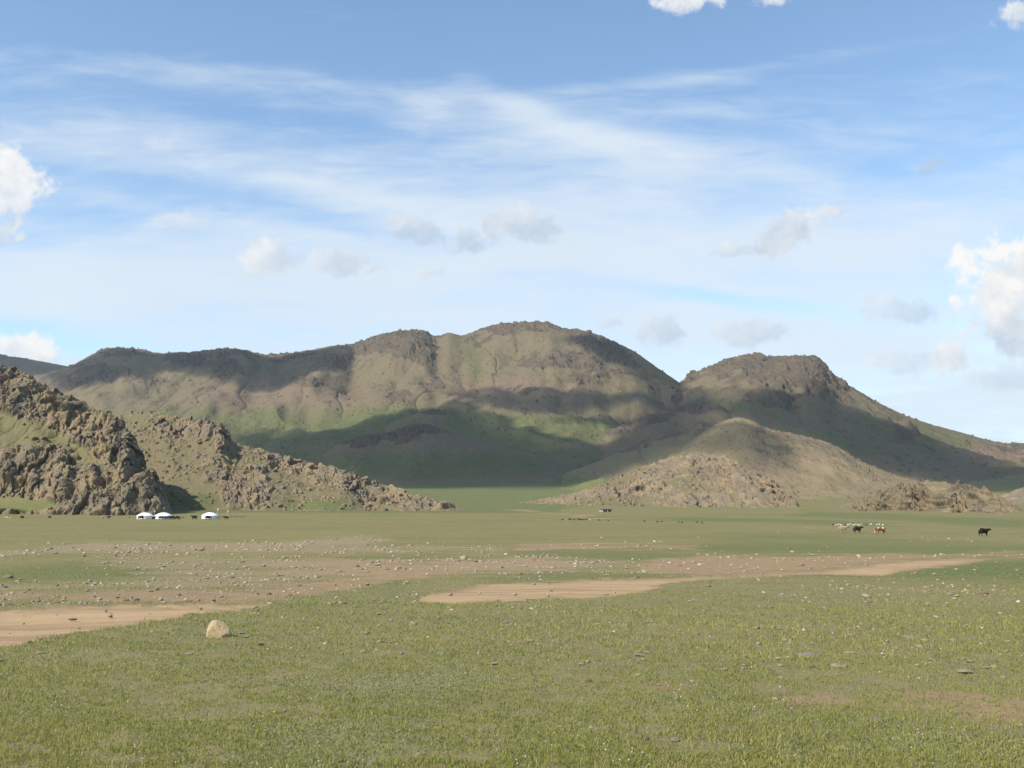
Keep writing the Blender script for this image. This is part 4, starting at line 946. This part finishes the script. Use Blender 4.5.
pole(154, 517.2, 2.6, 'thin pale pole in the gap between the two left tents')
p0, p1 = at(216, 518.4), at(245.5, 518.0)
e = bpy.data.objects.new('rail_fence', None); COL.objects.link(e); e.location = p0
tag(e, 'low reddish wooden rail on short posts right of the rightmost tent', 'fence')
dv = (p1 - p0); ln = dv.length; e.rotation_euler = (0, 0, math.atan2(dv.y, dv.x))
gzr = lambda t_: float(gz(p0.x + dv.x * t_, p0.y + dv.y * t_)) - p0.z
for k in range(7): box('post', ln * k / 6 - .06, ln * k / 6 + .06, -.06, .06, gzr(k / 6) - .2, gzr(k / 6) + .95, M_WOOD, e)
for z in (.40, .75):
    o = box('rail', -.1, ln + .1, .062, .15, z - .06, z + .06, M_WOOD, e); o.rotation_euler = (0, -math.atan2(gzr(1), ln), 0)
# shed below the knoll
p = at(606, 511.9); k = p.y / F; W = 11.6 * k; H_ = 3.0 * k
e = bpy.data.objects.new('shed', None); COL.objects.link(e); e.location = p; e.rotation_euler = (0, 0, R(6))
tag(e, 'small low shed with two dark open bays at the foot of the rocky knoll', 'shed')
M_SH = plain('grey_boards', (.42, .39, .35), .2, 1.5); M_SHR = plain('tin_roof', (.20, .175, .155), .2, 1.)
box('wall', -W / 2, W / 2, W * .30, W * .34, -.3, H_ * .84, M_SH, e); box('wall', -W / 2, -W * .26, -W * .05, W * .295, -.3, H_ * .84, M_SH, e); box('wall', W / 2 - .12, W / 2, -W * .05, W * .295, -.3, H_ * .84, M_SH, e)
box('post', W * .10, W * .15, -W * .05, -W * .01, -.3, H_ * .84, M_SH, e); box('partition', W * .115, W * .135, W * .0, W * .295, -.3, H_ * .82, M_WOOD, e)
box('roof', -W / 2 - .15, W / 2 + .15, -W * .09, W * .36, H_ * .845, H_, M_SHR, e)
# cairns on the mountain's left crest
M_CAIRN = plain('cairn_stone', (.12, .10, .085), .35, .8)
for x, y, h, lab in ((129.9, 349.4, 7.0, 'lower left stone cairn of the two on the left mountain crest'), (138.1, 349.6, 8.2, 'taller right stone cairn of the two on the left mountain crest')):
    a_, s_ = slope(x, y); D_ = 2655.
    e = bpy.data.objects.new('stone_cairn', None); COL.objects.link(e); e.location = (float(a_) * D_, D_, EYE + float(s_) * D_ - 1.5)
    tag(e, lab, 'cairn', 'stone cairns on the crest')
    rev('stone_pile', [(2.9, -1.5), (2.6, 1.), (1.9, 2.6), (2.0, 3.4), (1.3, 5.), (1.0, h * .85), (.4, h)], M_CAIRN, e, 14, .12)
    rev('mast', [(.16, h - 1), (.10, h + 1.6)], M_WOOD, e, 8)

# ------------------------------------------------------------------ unseen clouds, added and outlined to cast the hill shadows, and the air
CLOUD_ALT = 1500.
SHADOW_CLOUDS = [
    [(-1649, 877), (-1593, 990), (-1516, 902), (-1442, 923), (-1328, 975), (-1239, 1038), (-1177, 899), (-1146, 749), (-1108, 645), (-1033, 680), (-958, 735), (-988, 829), (-1057, 808), (-1079, 850), (-963, 912), (-839, 1032), (-748, 1082), (-817, 761), (-901, 444), (-950, 180), (-910, 173), (-941, 66), (-986, -50), (-1019, -49), (-1012, 52), (-1019, 137), (-1048, 257), (-1115, 193), (-1177, 185), (-1224, 125), (-1265, 142), (-1317, 114), (-1366, 86), (-1438, 165), (-1545, 325), (-1657, 709)],
    [(-2414, 2494), (-2133, 1964), (-1971, 1913), (-1802, 1952), (-1622, 1843), (-1372, 1879), (-1347, 1685), (-1403, 1491), (-1488, 1357), (-1637, 1365), (-1731, 1543), (-1812, 1600), (-1886, 1515), (-1969, 1463), (-2074, 1501)],
    [(-829, 1594), (-711, 1660), (-687, 1583), (-670, 1470), (-725, 1040), (-786, 784), (-832, 775), (-859, 1015), (-957, 934), (-1040, 873), (-1118, 910), (-1170, 1004), (-1211, 1148), (-1170, 1220), (-1080, 1081), (-997, 1027), (-889, 1085), (-806, 1156), (-788, 1350), (-824, 1428)],
    [(-755, 1094), (-702, 1137), (-694, 897), (-618, 892), (-486, 1036), (-451, 1068), (-448, 992), (-400, 973), (-411, 866), (-424, 684), (-468, 449), (-626, 150), (-728, 72), (-772, 90), (-748, 264), (-781, 299), (-784, 361), (-804, 446), (-810, 573), (-817, 694), (-770, 937)],
    [(-2665, 2673), (-2546, 2666), (-2429, 2634), (-2330, 2626), (-2285, 2543), (-2412, 2469), (-2488, 2337), (-2604, 2397)],
    ]  #@@SHADOW_CLOUDS@@
def build_clouds():
    V = []; Q = []; TH = []; n0 = 0
    for ci, poly in enumerate(SHADOW_CLOUDS):
        P = np.array(poly, float); cell = 16.
        gx = np.arange(P[:, 0].min() - 120, P[:, 0].max() + 120, cell); gy = np.arange(P[:, 1].min() - 120, P[:, 1].max() + 120, cell)
        X, Y = np.meshgrid(gx, gy)
        wx = 26 * fbm(X / 200, Y / 200, 5, 700 + ci); wy = 26 * fbm(X / 260 + 31, Y / 260, 5, 720 + ci)
        sd = np.full(X.shape, 1e9); ins = np.zeros(X.shape, bool); qx, qy = X + wx, Y + wy
        for i in range(len(P)):
            x0, y0 = P[i]; x1, y1 = P[(i + 1) % len(P)]
            ins ^= ((y0 > qy) != (y1 > qy)) & (qx < (x1 - x0) * (qy - y0) / ((y1 - y0) or 1e-9) + x0)
            t_ = np.clip(((qx - x0) * (x1 - x0) + (qy - y0) * (y1 - y0)) / ((x1 - x0) ** 2 + (y1 - y0) ** 2), 0, 1)
            sd = np.minimum(sd, np.hypot(qx - x0 - t_ * (x1 - x0), qy - y0 - t_ * (y1 - y0)))
        sd = np.where(ins, sd, -sd)
        th = np.clip((sd + 14) / 90, 0, 1) ** .8
        puff = .6 + .5 * fbm(X / 90, Y / 90, 5, 740 + ci, ridged=True)
        zt = CLOUD_ALT + th * 130 * puff; zb = CLOUD_ALT - th * 26 * (.7 + .5 * fbm(X / 120, Y / 120, 3, 760 + ci)) - .5
        nr, nc = X.shape; q = grid_quads(nr, nc); ok = (th.ravel()[q] > 0).any(1); q = q[ok]
        for z, fl in ((zt, False), (zb, True)):
            V.append(np.stack([X, Y, z], -1).reshape(-1, 3)); Q.append((q[:, ::-1] if fl else q) + n0); TH.append(th.ravel()); n0 += nr * nc
    V = np.concatenate(V); Q = np.concatenate(Q); TH = np.concatenate(TH)
    use = np.unique(Q); mp = np.full(len(V), -1); mp[use] = np.arange(len(use))
    me = mesh_np('clouds', V[use], mp[Q], attrs=dict(thick=TH[use]))
    m, t, b = new_mat('cloud', 1., 0.)
    b.inputs['Base Color'].default_value = (.86, .87, .88, 1)
    P = t.node('ShaderNodeNewGeometry').outputs['Position']
    al = t.m('MULTIPLY_ADD', t.m('SUBTRACT', t.noise(P, .012, 6, .62), .5), .55, t.attr('thick'))
    t.put(b.inputs['Alpha'], t.rng(al, .05, .75, 0, CLOUD_OPAQUE))
    tag(link('clouds', me, m), label='unseen white clouds out of frame, shaped to cast the shadows on the hills', cat='clouds', kind='stuff')
CLOUD_OPAQUE = .70
if SHADOW_CLOUDS: build_clouds()
def build_haze():
    bm = bmesh.new(); bmesh.ops.create_cube(bm, size=1)
    lo = (-21000, -21000, -14.); hi = (21000, 21000, 620.)
    for v in bm.verts: v.co = [l if c < 0 else h for c, l, h in zip(v.co, lo, hi)]
    me = bpy.data.meshes.new('haze'); bm.to_mesh(me); bm.free()
    m = bpy.data.materials.new('air'); m.use_nodes = True; t = NT(m.node_tree)
    t.n.remove(t.n['Principled BSDF'])
    v = t.node('ShaderNodeVolumePrincipled'); v.inputs['Color'].default_value = (.80, .90, 1, 1); v.inputs['Density'].default_value = HAZE; v.inputs['Anisotropy'].default_value = .2
    t.l.new(v.outputs[0], t.n['Material Output'].inputs['Volume'])
    tag(link('haze', me, m), kind='stuff', label='thin blue air between the plain and the mountains', cat='haze')
HAZE = .00005
build_haze()
